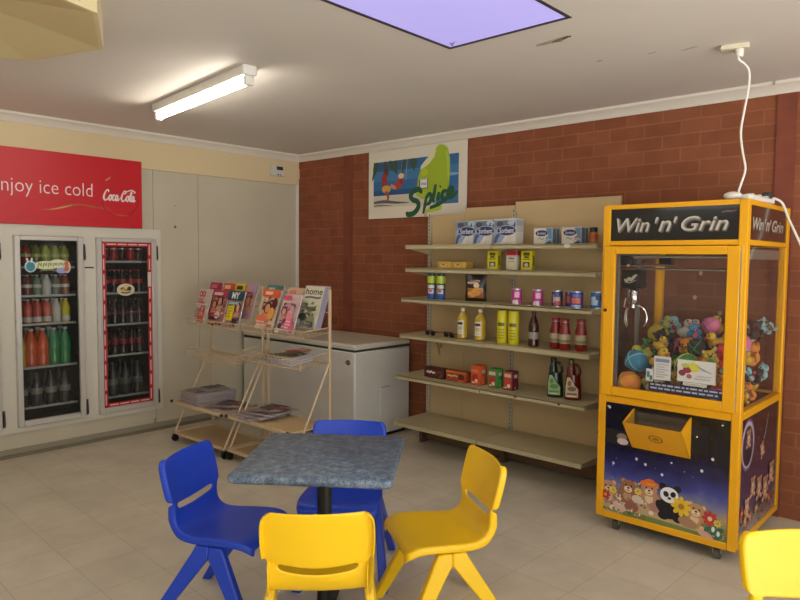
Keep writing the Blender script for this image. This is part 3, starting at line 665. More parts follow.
def small_pack(d, w, wave):
    d.rect(.003, .003, w - .003, .108, (216, 212, 200)); d.ell(.062, .075, .048, .021, NAVY, 0, 20); d.text('Sorbent', .028, .066, .096, .084, (220, 220, 226), .1, .01)
    d.stroke([(.034, .034), (.05, .042), (.066, .032), (.084, .04)], .008, (150, 170, 140)); d.poly([(w - .05, .108), (w - .003, .108), (w - .003, .003), (w - .06, .003), (w - .02, .03), (w - .035, .07)], (100, 140, 176)); d.ell(.112, .04, .016, .014, wave, .5); d.stroke([(w - .055, .02), (w - .03, .035), (w - .004, .025)], .01, (160, 190, 210)); d.poly([(w - .06, .003), (w - .003, .003), (w - .003, .012), (w - .03, .014)], (36, 48, 70))
def bside(d): d.rect(.004, .004, .096, .106, (96, 130, 160)); d.rect(.03, .004, .04, .106, (130, 110, 90)); d.rect(.05, .004, .06, .106, (170, 190, 210))
carton('tissue_box', 'small white tissue box with blue wave end and blue mark', 'tissue box', 2.975, -.33, 1.62, .145, .10, .111, (214, 210, 200), bside, lambda d: small_pack(d, .145, (110, 150, 190)), 'small tissue boxes on the top shelf')
carton('tissue_box', 'small white tissue box with orange mark, beside the little jar', 'tissue box', 3.19, -.33, 1.62, .145, .10, .113, (214, 210, 200), bside, lambda d: small_pack(d, .145, (206, 110, 60)), 'small tissue boxes on the top shelf')
t = thing('spread_jar', 'small dark jar with amber contents beside the white tissue box', 'jar', (3.392, -.27, 1.6206))
b = B(); b.lathe([(.026, 0), (.028, .01), (.028, .07), (.022, .08)], drinkm((176, 116, 36)), n=14); b.build('body', t)
b = B(); b.lathe([(.026, .08), (.026, .108)], mat((40, 38, 36), .4), n=14); b.build('lid', t)
b = B(); b.lathe([(.0285, .03), (.0285, .062)], mat((186, 80, 50), .4), n=14); b.build('label_band', t)

for k, x in enumerate((2.115, 2.256)):
    def pf(d):
        d.rect(.002, .003, .136, .05, (214, 174, 74)); d.rect(.03, .012, .085, .034, (224, 208, 160)); d.ell(.06, .028, .018, .006, (150, 110, 60)); d.rect(.10, .008, .13, .044, (222, 182, 70))
    carton('flat_packet', ('yellow flat packet nearer the poster end of the second shelf', 'yellow flat packet lying against its twin, nearer the yellow boxes')[k], 'packet', x, -.33, 1.44, .138, .09, .052, (216, 178, 84), None, pf, 'flat yellow packets on the second shelf')
def yb(d):
    d.rect(.002, .002, .088, .134, (220, 206, 26)); d.rect(.02, .10, .07, .122, (90, 84, 30)); d.rect(.026, .084, .064, .096, (70, 68, 30)); d.rect(.016, .072, .074, .078, (110, 100, 30)); d.rect(.018, .02, .072, .056, (78, 78, 70)); d.ell(.045, .036, .016, .014, (190, 190, 180)); d.rect(.018, .048, .072, .054, (60, 60, 56)); d.rect(.028, .006, .062, .014, (206, 196, 120))
def ybs(d): d.rect(.002, .004, .043, .134, (196, 186, 26)); d.rect(.012, .03, .034, .10, (120, 112, 40))
carton('soap_powder_box', 'yellow box with black print beside the flat packets', 'box', 2.598, -.345, 1.44, .09, .045, .136, (214, 200, 30), ybs, yb, 'yellow boxes on the second shelf')
def rw_(d): d.rect(.002, .002, .088, .134, (214, 206, 192)); d.rect(.002, .102, .088, .134, (196, 28, 44)); d.stroke([(.022, .078), (.035, .085), (.05, .076), (.066, .084)], .01, (120, 120, 116)); d.ell(.045, .04, .02, .02, (226, 218, 150)); d.rect(.02, .055, .07, .06, (160, 158, 150))
carton('soap_powder_box', 'white box with red top between the two yellow boxes', 'box', 2.762, -.345, 1.44, .09, .045, .136, (206, 198, 186), lambda d: d.rect(.002, .102, .043, .134, (176, 24, 38)), rw_)
carton('soap_powder_box', 'yellow box with black print beside the white and red box', 'box', 2.885, -.345, 1.44, .09, .045, .136, (214, 200, 30), ybs, yb, 'yellow boxes on the second shelf')

def patches(t, r, h, bands):
    for (z0, z1, a0, a1, c) in bands:
        # curved label patch wrapped on the can, angles in radians about the front (-Y)
        n = max(3, int((a1 - a0) / .2)); vs = []; rr = r * 1.006 + .0003 * bands.index((z0, z1, a0, a1, c))
        for i in range(n + 1):
            a = -PI / 2 + a0 + (a1 - a0) * i / n; vs += [(rr * math.cos(a), rr * math.sin(a), z0 * h), (rr * math.cos(a), rr * math.sin(a), z1 * h)]
        b = B(); b.add(vs, [(2 * i, 2 * i + 2, 2 * i + 3, 2 * i + 1) for i in range(n)], mat(c, .35)); b.build('label_patch', t, fix=False)
def can(name, label, cat, x, y, z, r, h, base, bands, group=None, rim=True, front=None, taper=False):
    t = thing(name, label, cat, (x, y, z + .0006), .5, group)
    b = B(); b.lathe([(r * .94, 0), (r, .004), (r, h - .006), (r * .93, h)] if not taper else [(r * .94, 0), (r, .004), (r, h * .82), (r * .8, h * .86)], mat(base, .3), n=20); b.build('body', t)
    if rim:
        b = B(); b.lathe([(r * 1.02, h - .008), (r * 1.02, h + .001), (r * .9, h + .001)], SIL, n=20); b.lathe([(r * 1.02, 0.0), (r * 1.02, .006)], SIL, n=20); b.build('rim', t)
    patches(t, r, h, bands)
    return t
for k, x in enumerate((2.150, 2.243)):
    t = can('spray_can', ('blue spray can with yellow band at the open end of the third shelf', 'blue spray can with yellow band nearer the chips packet')[k], 'spray can', x, -.44, 1.205, .033, .196, (40, 90, 160),
        [(.62, .9, -1.6, 1.6, (170, 190, 40)), (.35, .62, -3.1, 3.1, (36, 40, 44)), (.42, .56, -.8, .9, (196, 206, 200)), (.22, .38, -.7, .7, (206, 196, 200)), (.28, .36, -.5, .3, (190, 50, 60))], 'blue spray cans on the third shelf', False, None, True)
    b = B(); b.lathe([(.03, .160), (.03, .194), (.022, .197)], mat((24, 60, 70), .4), n=16); b.build('cap', t)
# chips packet
t = thing('chips_packet', 'black and orange chips packet standing on the third shelf', 'chips packet', (2.555, -.42, 1.206), .35)
n = 9; vs = []; fs = []; W_, H_ = .165, .195
for side in (-1, 1):
    for j in range(n):
        for i in range(n):
            u = i / (n - 1) * 2 - 1; v = j / (n - 1)
            bul = .034 * (1 - u * u) ** .6 * max(0, math.sin(PI * min(max((v - .08) / .84, 0), 1))) ** .6
            vs.append((u * W_ / 2 * (1 - .06 * math.sin(PI * v)), side * (bul + .0008), v * H_))
for s in range(2):
    for j in range(n - 1):
        for i in range(n - 1):
            a = s * n * n + j * n + i; fs.append((a, a + 1, a + n + 1, a + n))
CHB = mat((34, 28, 24), .3); CHO = mat((176, 112, 48), .35); b = B(); b.mats = [CHB, CHO]
b.v = [Vector(v) for v in vs]; b.f = fs; b.mi = [1 if (n * n > f[0]) and 1 <= (f[0] // n) <= 3 and 1 <= f[0] % n <= n - 3 else 0 for f in fs]; b.build('bag', t)
d = D((-.082, -.0375, 0), (1, 0, 0), (0, 0, 1)); d.ell(.075, .142, .05, .013, (186, 160, 136), .15); d.ell(.095, .118, .022, .02, (214, 190, 160)); d.stroke([(.04, .142), (.08, .15), (.12, .14)], .006, (90, 40, 40))
for (x, y, q) in ((.05, .06, .3), (.08, .075, -.4), (.11, .06, .8), (.07, .045, .1), (.1, .09, .2)): d.ell(x, y, .022, .014, (206, 146, 66), q)
d.build('front_print', t)
PK = (186, 62, 140)
for k, x in enumerate((2.925, 3.09)):
    can('food_tin', ('purple-pink tin nearer the chips packet', 'purple-pink tin nearer the dark blue tins')[k], 'tin', x, -.45, 1.205, .036, .108, PK, [(.0, .28, -.9, .3, (220, 200, 206)), (.45, .8, -.4, .6, (220, 170, 200)), (.3, .42, -.2, .9, (150, 40, 110))], 'pink tins on the third shelf')
can('food_tin', 'dark tin with pale print, next after the purple-pink tins', 'tin', 3.235, -.45, 1.205, .036, .108, (58, 54, 96), [(.25, .75, -.8, .6, (186, 160, 160)), (.1, .35, -.5, .9, (170, 70, 70)), (.6, .85, -.6, .7, (70, 74, 130))])
can('food_tin', 'dark tin with orange print tucked behind the blue tin', 'tin', 3.315, -.41, 1.205, .036, .108, (62, 46, 90), [(.25, .7, -.9, .4, (190, 84, 60))])
can('food_tin', 'royal blue tin with orange fish shape on its label', 'tin', 3.385, -.47, 1.205, .041, .108, (52, 60, 150), [(.28, .62, -.8, .7, (206, 104, 70)), (.66, .84, -.6, .8, (96, 110, 190)), (.1, .2, -.8, .8, (170, 180, 210))])
can('food_tin', 'blue and white tin half hidden by the claw machine', 'tin', 3.49, -.40, 1.205, .038, .108, (40, 100, 170), [(.2, .7, -1.1, .1, (180, 206, 222)), (.5, .8, -.2, .9, (26, 44, 90))])

# sunglasses-like dark packets, oil, sprays, sauces
for k, (x, lab) in enumerate(((2.14, 'dark pair of sunglasses at the open end of the fourth shelf'), (2.325, 'dark pair of sunglasses beside the oil bottles'))):
    t = thing('sunglasses', lab, 'sunglasses', (x, -.44, .9206), -.25, 'sunglasses on the fourth shelf'); SGM = mat((22, 20, 20), .2); BRN = mat((92, 66, 42), .4)
    for s in (-1, 1):
        b = B(); b.ball((s * .035, 0, .021), (.031, .008, .021), SGM, 14, 7); b.build('lens', t)
        b = B(); b.tube([(s * .066, .0, .03), (s * .068, .06, .03), (s * .064, .12, .012)], .004, BRN, 6); b.build('temple', t)
    b = B(); b.tube([(-.066, .002, .034), (-.03, -.004, .042), (0, -.004, .034), (.03, -.004, .042), (.066, .002, .034)], .0045, BRN, 6); b.build('frame', t)
OIL = drinkm((190, 158, 44))
for k, (x, y, lab) in enumerate(((2.43, -.41, 'yellow cooking oil bottle beside the sunglasses'), (2.59, -.41, 'yellow cooking oil bottle beside the yellow spray cans'))):
    t = bottle('oil_bottle', .222, .042, OIL, None, None, None, .34, cat='bottle'); t.location = (x, y, .9206); t.rotation_euler = (0, 0, .5); t['label'] = lab; t['group'] = 'oil bottles on the fourth shelf'
    b = B(); b.lathe([(.017, .205), (.017, .228), (.012, .231)], mat((232, 222, 206), .4), n=14); b.build('cap', t)
    patches(t, .0423, .222, [(.16, .62, -.95, .25, (222, 214, 200)), (.48, .57, -.85, .15, (64, 58, 52)), (.30, .43, -.8, .1, (190, 178, 140)), (.2, .26, -.8, .0, (200, 190, 172))])
for k, (x, lab) in enumerate(((2.79, 'yellow spray can beside the oil bottle'), (2.885, 'yellow spray can beside the dark red sauce bottle'))):
    t = can('spray_can', lab, 'spray can', x, -.42, .92, .038, .225, (216, 204, 34), [(.55, .66, -.9, .5, (96, 92, 30))] + [(.16 + i * .09, .19 + i * .09, -.8, .4, (140, 130, 30)) for i in range(4)], 'yellow spray cans on the fourth shelf', False)
    b = B(); b.lathe([(.036, .224), (.036, .232), (.034, .234)], mat((222, 212, 50), .4), n=18); b.build('cap', t)
SAU = drinkm((104, 22, 20))
t = bottle('sauce_bottle', .24, .036, drinkm((62, 16, 18)), mat((30, 22, 22), .4), mat((150, 140, 132), .4), (.22, .42), .42); t.location = (3.045, -.42, .9206); t['label'] = 'tall dark red sauce bottle with pale label beside the yellow spray cans'
for k, (x, y, lab) in enumerate(((3.205, -.405, 'squat red pasta sauce jar next to the tall sauce bottle'), (3.284, -.425, 'red pasta sauce jar standing between two others'), (3.388, -.40, 'red pasta sauce jar nearest the claw machine'))):
    if k == 0:
        jar0 = thing('sauce_jar', '', 'jar'); b = B(); b.lathe([(.034, 0), (.038, .008), (.038, .12), (.030, .155), (.026, .185)], mat((128, 26, 22), .2, 0, .3), n=18); b.build('body', jar0)
        b = B(); b.lathe([(.0275, .183), (.0285, .187), (.0285, .203), (.027, .205)], mat((150, 34, 36), .35), n=18); b.lathe([(.0287, .184), (.0287, .187)], SIL, n=18); b.build('lid', jar0)
        b = B(); b.lathe([(.0385, .045), (.0385, .105)], mat((176, 160, 128), .5), n=18); b.lathe([(.0388, .052), (.0388, .07)], mat((120, 122, 70), .5), n=18); b.build('label_band', jar0); o = jar0
    else: o = dup(jar0)
    o.location = (x, y, .9206); o['label'] = lab; o['group'] = 'red sauce jars on the fourth shelf'

# lower shelf: chocolate cartons, juice boxes, cordial bottles
def cho(d): d.rect(.003, .003, .197, .077, (70, 30, 26)); d.stroke([(.03, .036), (.045, .048), (.06, .036), (.075, .05), (.095, .038), (.115, .046)], .014, (226, 206, 200)); d.stroke([(.12, .02), (.15, .05), (.19, .045)], .012, (110, 60, 46)); d.stroke([(.16, .012), (.185, .03)], .008, (150, 110, 90))
carton('biscuit_pack', 'dark brown biscuit pack at the open end of the fifth shelf', 'biscuit pack', 2.105, -.47, .60, .20, .06, .08, (62, 28, 24), None, cho, None, -.05)
def cho2(d): d.rect(.003, .003, .197, .077, (160, 72, 38)); d.stroke([(.02, .036), (.04, .042), (.06, .036), (.09, .044), (.12, .038)], .012, (222, 176, 140)); d.ell(.155, .035, .028, .024, (96, 30, 20)); d.rect(.003, .064, .197, .074, (206, 120, 50)); d.rect(.13, .004, .18, .016, (220, 110, 50))
carton('biscuit_pack', 'orange-brown biscuit pack beside the dark brown pack', 'biscuit pack', 2.318, -.47, .60, .20, .06, .08, (150, 66, 36), None, cho2, None, -.05)
def juice(c1, c2, c3):
    def f(d): d.rect(.002, .002, .07, .13, c1); d.ell(.036, .05, .026, .03, c2); d.rect(.008, .09, .064, .115, c3); d.ell(.046, .03, .014, .014, (226, 206, 180)); d.rect(.012, .012, .03, .022, (230, 220, 200))
    return f
def jside(c): 
    def f(d): d.rect(.003, .003, .075, .13, c); d.rect(.02, .085, .06, .11, (226, 206, 190)); d.rect(.02, .02, .05, .06, tuple(min(255, int(v * 1.25)) for v in c)); d.rect(.03, .01, .045, .02, (232, 222, 206))
    return f
carton('juice_pack', 'orange juice pack between the biscuit packs and the green pack', 'juice pack', 2.56, -.47, .60, .082, .085, .14, (206, 84, 40), jside((222, 92, 44)), juice((206, 84, 40), (176, 40, 30), (224, 120, 70)))
carton('juice_pack', 'green and red juice pack between the orange and maroon packs', 'juice pack', 2.712, -.475, .60, .08, .085, .134, (58, 132, 60), jside((64, 150, 66)), juice((110, 104, 60), (186, 44, 40), (206, 196, 160)))
carton('juice_pack', 'maroon juice pack beside the green juice pack', 'juice pack', 2.842, -.475, .60, .076, .08, .132, (104, 30, 40), jside((104, 28, 42)), juice((150, 70, 56), (190, 60, 50), (216, 180, 150)))
def cordial(label, x, body, cap, lab1, lab2, group):
    t = thing('cordial_bottle', label, 'bottle', (x, -.43, .6006), .42)
    m = drinkm(body); n = 20; b = B()
    def ring(z, rx, ry, ox=0):
        return [(ox + rx * math.cos(2 * PI * k / n), ry * math.sin(2 * PI * k / n), z) for k in range(n)]
    R = [ring(0, .05, .032), ring(.008, .054, .036), ring(.06, .054, .036), ring(.11, .05, .035), ring(.15, .046, .034), ring(.165, .044, .033)]
    vs = sum(R, []); fs = []
    for j in range(len(R) - 1):
        for k in range(n): fs.append((j * n + k, j * n + (k + 1) % n, (j + 1) * n + (k + 1) % n, (j + 1) * n + k))
    fs += [tuple(reversed(range(n))), tuple((len(R) - 1) * n + k for k in range(n))]; b.add(vs, fs, m)
    # spout side and handle loop
    b.lathe([(.028, .15), (.029, .18), (.026, .205), (.018, .228), (.017, .24)], m, (-.013, 0, 0), 16)
    b.tube(smooth_path([(-.006, 0, .222), (.018, 0, .228), (.036, 0, .21), (.042, 0, .18), (.036, 0, .155)]), .0095, m, 8)
    b.build('body', t)
    b = B(); b.lathe([(.02, .236), (.02, .258), (.017, .262)], mat(cap, .4), (-.013, 0, 0), 16); b.build('cap', t)
    d = D((0, -.037, 0), (1, 0, 0), (0, 0, 1))
    d.poly([(-.044, .02), (.036, .02), (.036, .075), (.012, .10), (-.018, .15), (-.036, .15), (-.044, .09)], lab1); d.ell(-.004, .075, .028, .016, lab2); d.rect(-.036, .035, .028, .048, lab2); d.ell(-.02, .11, .012, .018, lab2); d.rect(-.03, .024, .02, .03, (220, 216, 190)); d.build('label_print', t)
cordial('dark green cordial bottle with handle on the fifth shelf', 3.225, (20, 44, 34), (24, 40, 36), (150, 172, 120), (70, 140, 66), None)
cordial('dark red cordial bottle with handle on the fifth shelf', 3.355, (96, 26, 24), (70, 90, 50), (196, 178, 140), (120, 92, 84), None)
# ---------------------------------------------------------------- magazine racks
def rack(label, x, y, mid):
    t = thing('magazine_rack', label, 'magazine rack', (x, y, 0)); hw = .36; yb = .17; yf = -.19
    for s in (-1, 1):
        b = B(); b.box((s * hw, yb, .68), (.02, .02, 1.22), WIRE, .003); b.build('post', t)
        b = B(); b.tube([(s * (hw + .001), yb - .01, .76), (s * (hw + .001), yf + .01, .085)], .008, WIRE, 6); b.build('brace', t)
    b = B()
    for s in (-1, 1): b.box((s * hw, -.01, .075), (.02, .38, .02), WIRE, .002)
    b.box((0, yf, .075), (2 * hw, .02, .02), WIRE, .002); b.box((0, yb, .075), (2 * hw, .02, .02), WIRE, .002); b.build('base_frame', t)
    b = B(); b.box((0, -.01, .07), (2 * hw - .02, .34, .008), TANB); b.build('base_board', t)
    b = B(); b.box((0, -.02, .325), (2 * hw, .36, .014), TANB, .003); b.box((0, yf - .008, .33), (2 * hw + .01, .012, .026), WIRE, .003); b.build('lower_shelf', t)
    b = B()
    for s in (-1, 1): b.lathe([(.010, 0), (.013, .004), (.013, .014), (.010, .018)], BLACK, (0, 0, 0), 8, Matrix.Translation((s * (hw + .004), yf - .01, .335)) @ Matrix.Rotation(PI / 2, 4, 'X'))
    b.build('end_cap', t)
    for sx in (-1, 1):
        for yy in (yf + .005, yb - .005):
            b = B(); b.cyl((sx * hw - .012, yy, .028), (sx * hw + .012, yy, .028), .027, BLACK, 14); b.box((sx * hw, yy, .056), (.03, .03, .02), BLACK, .004); b.build('castor', t)
    # middle wire tray
    b = B(); z0 = mid; y0, y1 = -.08, .155; w = .0035
    R_ = [(-hw + .01, y0, z0), (hw - .01, y0, z0), (hw - .01, y1, z0 + .03), (-hw + .01, y1, z0 + .03)]
    b.tube(R_, .005, WIRE, 6, True)
    b.tube([(-hw + .01, y0, z0 + .07), (hw - .01, y0, z0 + .07)], w, WIRE, 5)
    for s in (-1, 1): b.tube([(s * (hw - .01), y0, z0), (s * (hw - .01), y0, z0 + .07), (s * (hw - .01), y1, z0 + .10)], w, WIRE, 5)
    for i in range(16):
        xx = -hw + .03 + i * (2 * hw - .06) / 15; b.tube([(xx, y0, z0 + .07), (xx, y0, z0), (xx, y1, z0 + .03)], .0022, WIRE, 5)
    for k in range(1, 4): b.tube([(-hw + .01, y0 + (y1 - y0) * k / 4, z0 + .03 * k / 4), (hw - .01, y0 + (y1 - y0) * k / 4, z0 + .03 * k / 4)], .0022, WIRE, 5)
    b.build('wire_tray', t)
    b = B(); b.box((0, yb, mid + .02), (2 * hw, .014, .02), WIRE, .002); b.build('rail', t)
    # slanted magazine basket
    b = B(); yA, zA, yB, zB = -.06, .962, .165, .985
    b.tube([(-hw, yA, zA), (hw, yA, zA), (hw, yB - .01, zB), (-hw, yB - .01, zB)], .0045, WIRE, 6, True)
    b.tube([(-hw, yA - .012, zA + .045), (hw, yA - .012, zA + .045)], .0045, WIRE, 6)
    for s in (-1, 1): b.tube([(s * hw, yA, zA), (s * hw, yA - .012, zA + .045), (s * hw, yB - .01, zA + .06)], .004, WIRE, 6)
    for i in range(15):
        xx = -hw + .02 + i * (2 * hw - .04) / 14; b.tube([(xx, yA - .012, zA + .045), (xx, yA, zA), (xx, yB - .01, zB)], .002, WIRE, 5)
    b.tube([(-hw, yB - .005, 1.27), (hw, yB - .005, 1.27)], .005, WIRE, 6); b.tube([(-hw, yB - .005, 1.13), (hw, yB - .005, 1.13)], .004, WIRE, 6)
    b.build('magazine_basket', t)
    return t
RL = (.79, -1.46); RR = (1.55, -1.44)
rack('tan wire magazine rack on castors nearer the fridge doors', RL[0], RL[1], .69)
rack('tan wire magazine rack on castors in front of the chest freezer', RR[0], RR[1], .745)
PAGES = mat((206, 198, 190), .6)
def magazine(label, x, y, z, w, h, tilt, base, prints, rz=0.0, th=.007, group=None, edge=PAGES):
    b = B(); b.box((0, 0, h / 2), (w, th, h), edge, .0); o = b.build('magazine'); o.location = (x, y, z); o.rotation_euler = (-tilt, 0, rz)
    tag(o, label, 'magazine', group or 'magazines in the racks')
    d = D((-w / 2, -th / 2, 0), (1, 0, 0), (0, 0, 1), .0003, .35); d.rect(0, 0, w, h, base); prints(d, w, h); d.build('cover_print', o)
    return o
def face(d, x, y, r, hair, skin=(206, 150, 120)):
    d.ell(x, y + r * .15, r * 1.25, r * 1.35, hair); d.ell(x, y, r * .8, r, skin); d.poly([(x - r * 1.4, y - r * 2.4), (x + r * 1.4, y - r * 2.4), (x + r * .9, y - r * 1.1), (x - r * .9, y - r * 1.1)], skin)
def bars(d, x, y, w, n, c, hh=.012, gap=.022):
    r = random.Random(int(x * 997 + y * 1013 + n))
    for i in range(n): d.rect(x, y - i * gap, x + w * r.uniform(.55, 1), y - i * gap + hh, c, False)
    d.k += 1
def collage(d, w, h, pal, n, seed, y0=.02, y1=.8):
    r = random.Random(seed)
    for i in range(n):
        x, y = r.uniform(.02, w - .02), r.uniform(h * y0, h * y1); d.ell(x, y, min(r.uniform(.006, .022), x, w - x), r.uniform(.006, .02), r.choice(pal), r.uniform(0, 1), 9)
    for i in range(n // 3):
        x, y = r.uniform(.005, w * .55), r.uniform(h * y0, h * y1); d.rect(x, y, x + r.uniform(.03, w * .42), y + r.uniform(.006, .014), r.choice(pal))
PAL = [(196, 120, 100), (120, 60, 56), (226, 206, 196), (206, 80, 90), (90, 70, 80), (220, 170, 140), (60, 52, 56), (180, 150, 160), (212, 190, 120)]
PALM = [(214, 130, 140), (222, 206, 204), (120, 96, 110), (206, 90, 120), (80, 76, 96), (226, 180, 170), (190, 160, 150)]
PALH = [(112, 116, 96), (196, 194, 160), (70, 76, 66), (160, 160, 130), (216, 214, 196), (90, 92, 86), (140, 130, 110)]
def m1(d, w, h):
    collage(d, w, h, [(214, 190, 180), (206, 120, 100), (170, 160, 156), (226, 214, 206)], 14, 1, .02, .65)
    for cx in (.042, .088): d.ell(cx, h - .045, .024, .026, (196, 44, 40)); d.ell(cx, h - .045, .010, .013, (222, 210, 200))
    d.rect(.06, .01, .15, .12, (196, 84, 66)); face(d, .11, .12, .025, (150, 60, 50)); bars(d, .015, .19, .11, 3, (200, 110, 90)); bars(d, .015, .11, .05, 4, (160, 150, 146)); d.rect(.0, .148, w, .158, (226, 214, 206))
def m2(d, w, h):
    collage(d, w, h, PAL, 30, 2)
    face(d, .12, .19, .032, (60, 36, 34)); face(d, .05, .16, .028, (110, 44, 40)); d.rect(0, h - .05, w, h, (190, 60, 88)); bars(d, .02, h - .04, .15, 1, (226, 200, 200), .022); d.rect(.01, .04, .09, .09, (70, 40, 44)); d.ell(.12, .08, .04, .03, (214, 206, 196)); bars(d, .02, .11, .12, 3, (206, 70, 80))
def m3(d, w, h):
    collage(d, w, h, PAL, 30, 3, .02, .7)
    d.rect(0, h - .075, w, h, (30, 70, 96)); d.text('MY', .05, h - .065, .15, h - .012, (230, 228, 220), .0, .03); d.rect(.03, .05, .115, .165, (226, 206, 20)); bars(d, .04, .14, .06, 4, (190, 160, 20)); face(d, .16, .15, .03, (70, 40, 30)); d.rect(.12, .02, .18, .06, (60, 50, 56)); d.rect(.03, .175, .16, .195, (150, 190, 204)); bars(d, .02, .035, .09, 2, (180, 170, 166))
def m4(d, w, h):
    collage(d, w, h, PAL, 26, 4)
    face(d, .10, .155, .035, (52, 30, 26), (214, 150, 110)); d.rect(0, h - .055, w, h, (214, 92, 56)); bars(d, .03, h - .04, .14, 1, (236, 196, 150), .024); d.ell(.06, .07, .07, .035, (222, 116, 80)); d.ell(.17, .19, .03, .05, (90, 36, 40)); d.ell(.155, .12, .035, .045, (224, 160, 70)); bars(d, .01, .045, .16, 2, (230, 200, 180)); d.rect(.0, .0, .06, .018, (226, 216, 206)); d.poly([(.0, .12), (.03, .16), (.04, .24), (0, .25)], (216, 190, 160))
def m5(d, w, h):
    collage(d, w, h, PALM, 34, 5)
    bars(d, .02, h - .045, .16, 1, (206, 80, 110), .03); face(d, .06, .155, .026, (60, 44, 70)); d.ell(.13, .12, .035, .03, (222, 130, 140)); d.rect(.10, .01, .19, .10, (216, 100, 130)); bars(d, .105, .08, .07, 4, (236, 190, 200)); d.ell(.05, .05, .022, .02, (60, 50, 50)); d.ell(.09, .09, .018, .016, (150, 60, 70)); d.ell(.15, .18, .02, .02, (200, 170, 160)); d.rect(.01, .0, .06, .03, (226, 220, 216)); bars(d, .02, .115, .06, 3, (190, 160, 166))
def m6(d, w, h):
    d.text('home', .014, h - .062, w - .014, h - .014, (44, 46, 60), 0, .015); d.stroke([(.02, h - .085), (.08, h - .08), (.15, h - .085), (.19, h - .08)], .014, (90, 92, 110)); d.rect(.01, .10, w - .01, .18, (196, 196, 160)); collage(d, w, h, PALH, 34, 6, .02, .62); d.ell(.12, .14, .03, .015, (96, 100, 80)); d.rect(.0, .02, .10, .10, (116, 116, 100)); d.ell(.06, .08, .04, .03, (60, 64, 58)); d.ell(.03, .04, .02, .025, (204, 206, 200)); d.ell(.15, .06, .035, .04, (128, 132, 96)); bars(d, .11, .04, .07, 2, (90, 90, 80)); d.rect(.16, .01, .19, .05, (70, 74, 70))
def plain(c1, c2, hair):
    def f(d, w, h):
        collage(d, w, h, PAL, 26, c1[0] + c1[1]); d.rect(0, h - .06, w, h, c1); bars(d, .02, h - .048, w - .05, 1, c2, .03); face(d, w * .55, h * .5, .034, hair); bars(d, .015, h * .3, .08, 3, c2); d.rect(.01, .02, w - .02, .05, c1)
    return f
TB = 1.0; TF = .975
magazine('magazine with red double-ring title at the end of the rack nearest the fridges', .565, RL[1] - .035, TF, .19, .285, .27, (206, 192, 182), m1)
magazine('magazine with crimson title band beside the red double-ring one', .80, RL[1] - .035, TF, .20, .28, .27, (170, 110, 100), m2)
magazine('magazine with yellow panel and white capitals on a dark blue band', 1.03, RL[1] - .042, TF, .20, .285, .27, (176, 150, 140), m3)
for x, c1, c2, hr, lab in ((.59, (176, 40, 84), (200, 110, 130), (70, 60, 60), 'magazine with magenta top in the back row of the fridge-side rack'), (.785, (206, 84, 40), (226, 206, 180), (196, 90, 50), 'magazine with orange top in the back row of the fridge-side rack'), (.955, (206, 206, 40), (90, 40, 50), (96, 30, 40), 'magazine with yellow-green top in the back row of the fridge-side rack'), (1.075, (170, 140, 170), (206, 130, 120), (150, 80, 70), 'magazine with mauve top in the back row of the fridge-side rack')):
    magazine(lab, x, RL[1] + .055, 1.035, .165, .275, .28, (190, 150, 140), plain(c1, c2, hr))
magazine('magazine with orange top and a dark-haired woman on the freezer-side rack', 1.41, RR[1] - .03, TF + .012, .205, .30, .33, (222, 196, 160), m4)
magazine('pink and grey magazine beside the orange-topped one on the freezer-side rack', 1.655, RR[1] - .035, TF, .20, .29, .32, (206, 178, 178), m5)
magazine('magazine with peach cover half hidden behind the pink and grey one', 1.585, RR[1] + .075, 1.03, .18, .27, .28, (216, 190, 160), plain((206, 176, 140), (196, 130, 110), (110, 70, 60)))
for k in range(4):
    magazine('cream magazine titled home in dark lower-case letters' if k == 0 else 'magazine in the thick pile behind the cream one titled home', 1.80, RR[1] + .045 + k * .0135, 1.015, .21, .31, .32, (204, 200, 172), m6 if k == 0 else plain((150, 146, 170), (190, 180, 190), (90, 80, 90)), 0, .012, None if k == 0 else 'pile behind the cream magazine', mat((150, 144, 164), .5))
magazine('magazine with green-blue top in the back row of the freezer-side rack', 1.33, RR[1] + .075, 1.03, .19, .28, .28, (120, 150, 150), plain((70, 120, 120), (160, 190, 186), (90, 80, 70)))

def flat(name, label, cat, x, y, z, w, l, th, base, prints, rz=0.0, tilt=0.0, edge=PAGES, group=None):
    b = B(); b.box((0, 0, th / 2), (w, l, th), edge, min(.003, th * .3)); o = b.build(name); o.location = (x, y, z); o.rotation_euler = (tilt, 0, rz); tag(o, label, cat, group)
    d = D((-w / 2, -l / 2, th), (1, 0, 0), (0, 1, 0), .0003); d.rect(.004, .004, w - .004, l - .004, base); prints(d, w, l); d.build('front_page' if name == 'newspaper' else 'cover_print', o)
    return o
def fl1(d, w, l): collage(d, w, l, [(176, 60, 60), (90, 110, 80), (222, 200, 180), (206, 150, 130), (120, 100, 90), (70, 90, 70)], 40, 8, .02, .95); d.ell(.11, .15, .07, .045, (176, 50, 56), .4); d.ell(.07, .05, .05, .03, (80, 100, 70), .2); d.ell(.17, .09, .035, .03, (70, 110, 84)); d.ell(.14, .22, .07, .03, (206, 180, 150)); d.ell(.04, .2, .03, .04, (222, 206, 190)); d.ell(.2, .2, .03, .04, (196, 120, 100)); d.rect(.01, .01, .03, .03, (110, 110, 70)); d.ell(.06, .1, .025, .02, (216, 170, 160))
def fl2(d, w, l): bars(d, .01, l - .05, w - .03, 3, (120, 120, 140)); d.ell(.12, .12, .06, .05, (170, 150, 140)); d.rect(.01, .02, .12, .05, (130, 140, 110))
VE = mat((184, 178, 184), .5)
zt = .745 + .075
